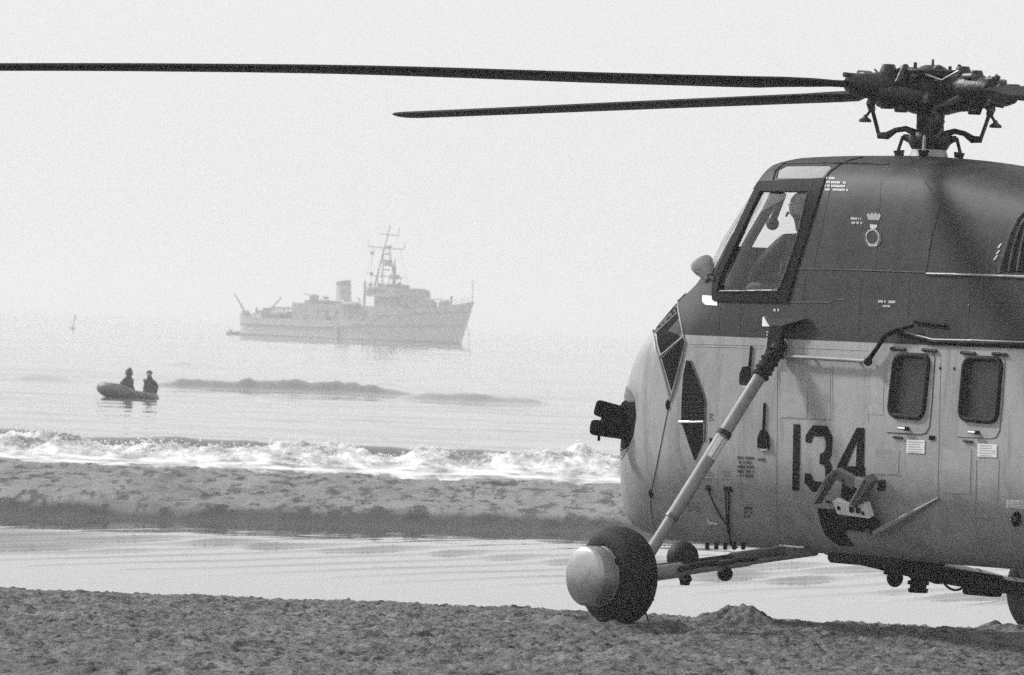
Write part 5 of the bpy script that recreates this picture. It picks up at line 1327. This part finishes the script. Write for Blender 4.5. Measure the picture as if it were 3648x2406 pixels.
def seated(name, label, m, loc, rz, lean=0.08, arms=None, knees=0.42, head_turn=0.0, group=None, scale=1.0, feet=-0.42, bulk=1.0, spread=None):
    """a person sitting at the origin facing +x, seat height 0"""
    j = {'pelvis': (0, 0, 0.10, 0.155), 'waist': (lean*0.4, 0, 0.28, 0.145), 'chest': (lean*0.8, 0, 0.44, 0.17), 'neck0': (lean, 0, 0.57, 0.085), 'neck': (lean+0.015, 0, 0.63, 0.060), 'head0': (lean+0.03, 0, 0.71, 0.085), 'head1': (lean+0.035, 0, 0.79, 0.098), 'crown': (lean+0.02, 0, 0.86, 0.07)}
    bones = [('pelvis', 'waist'), ('waist', 'chest'), ('chest', 'neck0'), ('neck0', 'neck'), ('neck', 'head0'), ('head0', 'head1'), ('head1', 'crown')]
    arms = arms or {1: ((0.18, 0.27, 0.30), (0.42, 0.20, 0.22)), -1: ((0.18, -0.27, 0.30), (0.42, -0.20, 0.22))}
    for s in (1, -1):
        t = 'l' if s > 0 else 'r'
        el, wr = arms[s]
        j[t+'sh'] = (lean*0.95, s*0.19, 0.50, 0.075); j[t+'el'] = (*el, 0.055); j[t+'wrist'] = (*wr, 0.036)
        bones += [('chest', t+'sh'), (t+'sh', t+'el'), (t+'el', t+'wrist')]
        d = Vector(wr) - Vector(el); hand(j, bones, wr, d, (0, -s, 0.2), t, 0.7)
        j[t+'hip'] = (0.08, s*0.10, 0.06, 0.105); j[t+'knee'] = (knees, s*0.14, 0.10, 0.070); j[t+'ank'] = (knees+0.06, s*0.13, feet+0.06, 0.045); j[t+'toe'] = (knees+0.22, s*0.14, feet+0.02, 0.040)
        if spread: j[t+'knee'] = (0.16, s*spread, -0.10, 0.075); j[t+'ank'] = (0.02, s*(spread+0.03), feet+0.06, 0.05); j[t+'toe'] = (0.18, s*(spread+0.05), feet+0.02, 0.042)
        bones += [('pelvis', t+'hip'), (t+'hip', t+'knee'), (t+'knee', t+'ank'), (t+'ank', t+'toe')]
    thin = ('f', 't')
    j = {k: tuple(c*scale for c in v[:3]) + (v[3]*scale*(1.0 if 'head' in k or 'crown' in k or (len(k) > 1 and k[1] in 'ft' and k[-1] in '012abc') else bulk*(1.35 if 'neck' in k and bulk > 1 else 1)),) for k, v in j.items()}
    o = skin_body(name, j, bones, m, loc, (0, 0, rz)); tag(o, label, 'person', group)
    hd = Vector(((lean+0.035)*scale, 0, 0.78*scale)); ct, st2 = math.cos(head_turn), math.sin(head_turn)
    face = Vector((ct, st2, 0)); sdv = Vector((-st2, ct, 0)); Z = Vector((0, 0, 1))
    skm = bpy.data.materials.get('skin') or mat('skin', 0.32, 0.6)
    f = MB(); f.ball(hd + face*0.035 + Z*(-0.005), 0.088*scale, (0.95, 0.9, 1.15), 14, 10); f.ball(hd + face*0.125*scale - Z*0.012, 0.016*scale, (1.1, 0.8, 1.3), 8, 6)
    for s in (1, -1): f.ball(hd + sdv*s*0.088*scale, 0.022*scale, (0.6, 0.5, 1.2), 8, 6)
    f.build('face', skm, o, 80)
    e = MB()
    for s in (1, -1): e.ball(hd + face*0.113*scale + sdv*s*0.032*scale + Z*0.015, 0.010*scale, (0.7, 1, 0.7), 8, 6)
    e.tube([hd + face*0.118*scale + sdv*0.025*scale - Z*0.052, hd + face*0.118*scale - sdv*0.025*scale - Z*0.052], 0.005*scale, 6)
    e.build('eyes_and_mouth', M_black, o, 80)
    return o, hd, face, sdv

M_oil = mat('dark_foul_weather_suit', 0.025, 0.7, var=0.3, scale=8, bump=0.4, bscale=14)
M_oil2 = mat('dark_smock', 0.03, 0.7, var=0.3, scale=8, bump=0.4, bscale=14)
M_fly = mat('flying_suit', 0.045, 0.8, var=0.2, scale=8, bump=0.3, bscale=18)

# ------------------------------------------------------------------ inflatable dinghy
M_tube = mat('grey_rubber_fabric', 0.12, 0.5, var=0.25, scale=3)
q = at_z(452, 1422, 0.0)
DIST = q.y
dg_rz = math.atan2(-0.78, -0.62)            # bow to the left, coming a little towards the beach
dg = empty('inflatable_dinghy', (q.x, q.y, -0.01), dg_rz); dg.rotation_euler = (0, R_(-5.0), dg_rz)
tag(dg, 'grey inflatable dinghy with raised bow carrying two people', 'dinghy')
pts = []; rs = []
for k in range(41):
    t = k/40; a = math.pi*(t-0.5)
    if t < 0.36: p = Vector((-1.55 + 2.35*t/0.36, -0.62, 0.14)); 
    elif t > 0.64: p = Vector((0.80 - 2.35*(t-0.64)/0.36, 0.62, 0.14))
    else:
        b = math.pi*((t-0.36)/0.28 - 0.5); p = Vector((0.80 + 0.95*math.cos(b), 0.62*math.sin(b), 0.14))
    p.z += 0.17*sstep(0.3, 1.75, p.x); p.x *= 0.66; p.y *= 0.86; pts.append(p)
    rs.append(0.18 if 1 < k < 39 else (0.16 if k in (1, 39) else 0.06))
MB().tube(pts, rs, 16).build('buoyancy_tube', M_tube, dg, 70)
MB().hexa([(-0.95, -0.45, -0.04), (0.62, -0.45, 0.0), (0.75, 0.45, 0.0), (-1.1, 0.45, -0.04), (-1.1, -0.45, 0.0), (0.75, -0.45, 0.04), (0.75, 0.45, 0.04), (-1.1, 0.45, 0.0)]).build('floorboard', M_rubber, dg)
MB().box((-0.92, 0, 0.16), (0.06, 0.8, 0.36)).build('transom', M_dark, dg)
for x in (0.15, -0.5): MB().bevbox((x, 0, 0.24), (0.26, 0.86, 0.09), 0.03).build('thwart', M_tube, dg)
sub('lifeline', [p + Vector((0, 0.175 if p.y > 0 else -0.175, 0.06 + 0.03*math.sin(i*1.6))) for i, p in enumerate(pts[3:38])], 0.012, M_rubber, dg, 6)
for s in (1, -1): sub('rubbing_strip', [p + Vector((0, s*0.18, -0.02)) for p in pts if p.y*s > 0.52], 0.02, M_rubber, dg, 6)
ob = empty('outboard_engine'); ob.parent = dg
MB().bevbox((-1.08, 0, 0.46), (0.24, 0.20, 0.28), 0.05).build('cowl', M_rubber, ob); MB().tube([(-1.08, 0, 0.36), (-1.06, 0, -0.35)], [0.07, 0.05], 10).build('leg', M_dark, ob)
MB().tube([(-1.0, 0, 0.45), (-0.7, 0.06, 0.5)], 0.02, 8).build('tiller', M_dark, ob)
DM = Matrix.Translation(dg.location) @ dg.rotation_euler.to_matrix().to_4x4()
def place(px, py, fz, xl):
    return None
w1 = DM @ Vector((0.22, 0.05, 0.24)); w2 = DM @ Vector((-0.98, 0.25, 0.36))
p1, hd, fc, sd = seated('person', 'person in dark hooded suit sitting forward in the grey dinghy', M_oil, w1, -math.pi/2 + 0.75, 0.22, {1: ((0.10, 0.27, 0.26), (0.30, 0.22, 0.12)), -1: ((0.10, -0.27, 0.26), (0.30, -0.22, 0.12))}, 0.34, 0.4, 'people in the dinghy', 0.9, -0.24, 1.42)
MB().lathe(hd - Vector((0.03, 0, 0.10)), (0.15, 0.05, 1), [(0, 0.12), (0.06, 0.135), (0.14, 0.128), (0.20, 0.095), (0.26, 0.04), (0.29, 0.01)], 16).build('hood', mat('dark_hood', 0.03, 0.8), p1, 60)
p2, hd, fc, sd = seated('person', 'person in dark smock crouching with legs apart at the stern of the dinghy', M_oil2, w2, -math.pi/2 - 0.5, 0.2, {1: ((0.02, 0.29, 0.26), (0.10, 0.30, 0.02)), -1: ((0.05, -0.28, 0.26), (0.14, -0.30, 0.02))}, 0.34, 0.3, 'people in the dinghy', 0.85, -0.44, 1.3, 0.24)
MB().lathe(hd - fc*0.02 + Vector((0, 0, 0.0)), (0, 0, 1), [(0, 0.112), (0.04, 0.115), (0.08, 0.10), (0.11, 0.05), (0.118, 0.01)], 16).build('watch_cap', bpy.data.materials['dark_hood'], p2, 60)

# ------------------------------------------------------------------ the two airmen in the cockpit
hrz = math.atan2(FWD.y, FWD.x)
fa = {1: ((0.20, 0.26, 0.28), (0.44, 0.12, 0.20)), -1: ((0.20, -0.26, 0.28), (0.44, -0.12, 0.20))}
M_helm = mat('flying_helmet', 0.3, 0.4)
for y, lab in ((0.36, 'airman in flying suit and pale helmet at the near cockpit window'), (-0.36, 'airman in the far cockpit seat seen through the windscreen')):
    loc = LOC @ Vector(((on_y(2856, 738, 0.36).x if y > 0 else 0.98), y, SEAT))
    p, hd, fc, sd = seated('person', lab, M_fly, loc, hrz, -0.04, fa, 0.44, 0.15, 'airmen in the cockpit', 0.98, -0.24)
    MB().lathe(hd - fc*0.03 - Vector((0, 0, 0.06)), (-0.1, 0, 1), [(0, 0.118), (0.05, 0.128), (0.11, 0.125), (0.15, 0.10), (0.18, 0.06), (0.19, 0.01)], 20).build('helmet', M_helm, p, 60)
    MB().tube([hd + fc*0.06 + sd*0.10 - Vector((0, 0, 0.05)), hd + fc*0.12 + sd*0.05 - Vector((0, 0, 0.075))], 0.010, 8).build('microphone', M_black, p)

# ------------------------------------------------------------------ haze
def haze_box():
    b = MB().box((0, 4400, 12.0), (19000, 9600, 29.0))
    o = b.build('haze', None, None, None)
    m = bpy.data.materials.new('sea_haze'); m.use_nodes = True; n = m.node_tree; n.nodes.clear()
    pv = n.nodes.new('ShaderNodeVolumePrincipled'); pv.inputs['Color'].default_value = (0.88, 0.88, 0.88, 1); pv.inputs['Density'].default_value = 0.0007
    pv.inputs['Anisotropy'].default_value = 0.2
    ou = n.nodes.new('ShaderNodeOutputMaterial'); n.links.new(pv.outputs[0], ou.inputs['Volume'])
    o.data.materials.append(m); tag(o, 'thin pale sea haze over the whole bay', kind='stuff'); return o
haze_box()
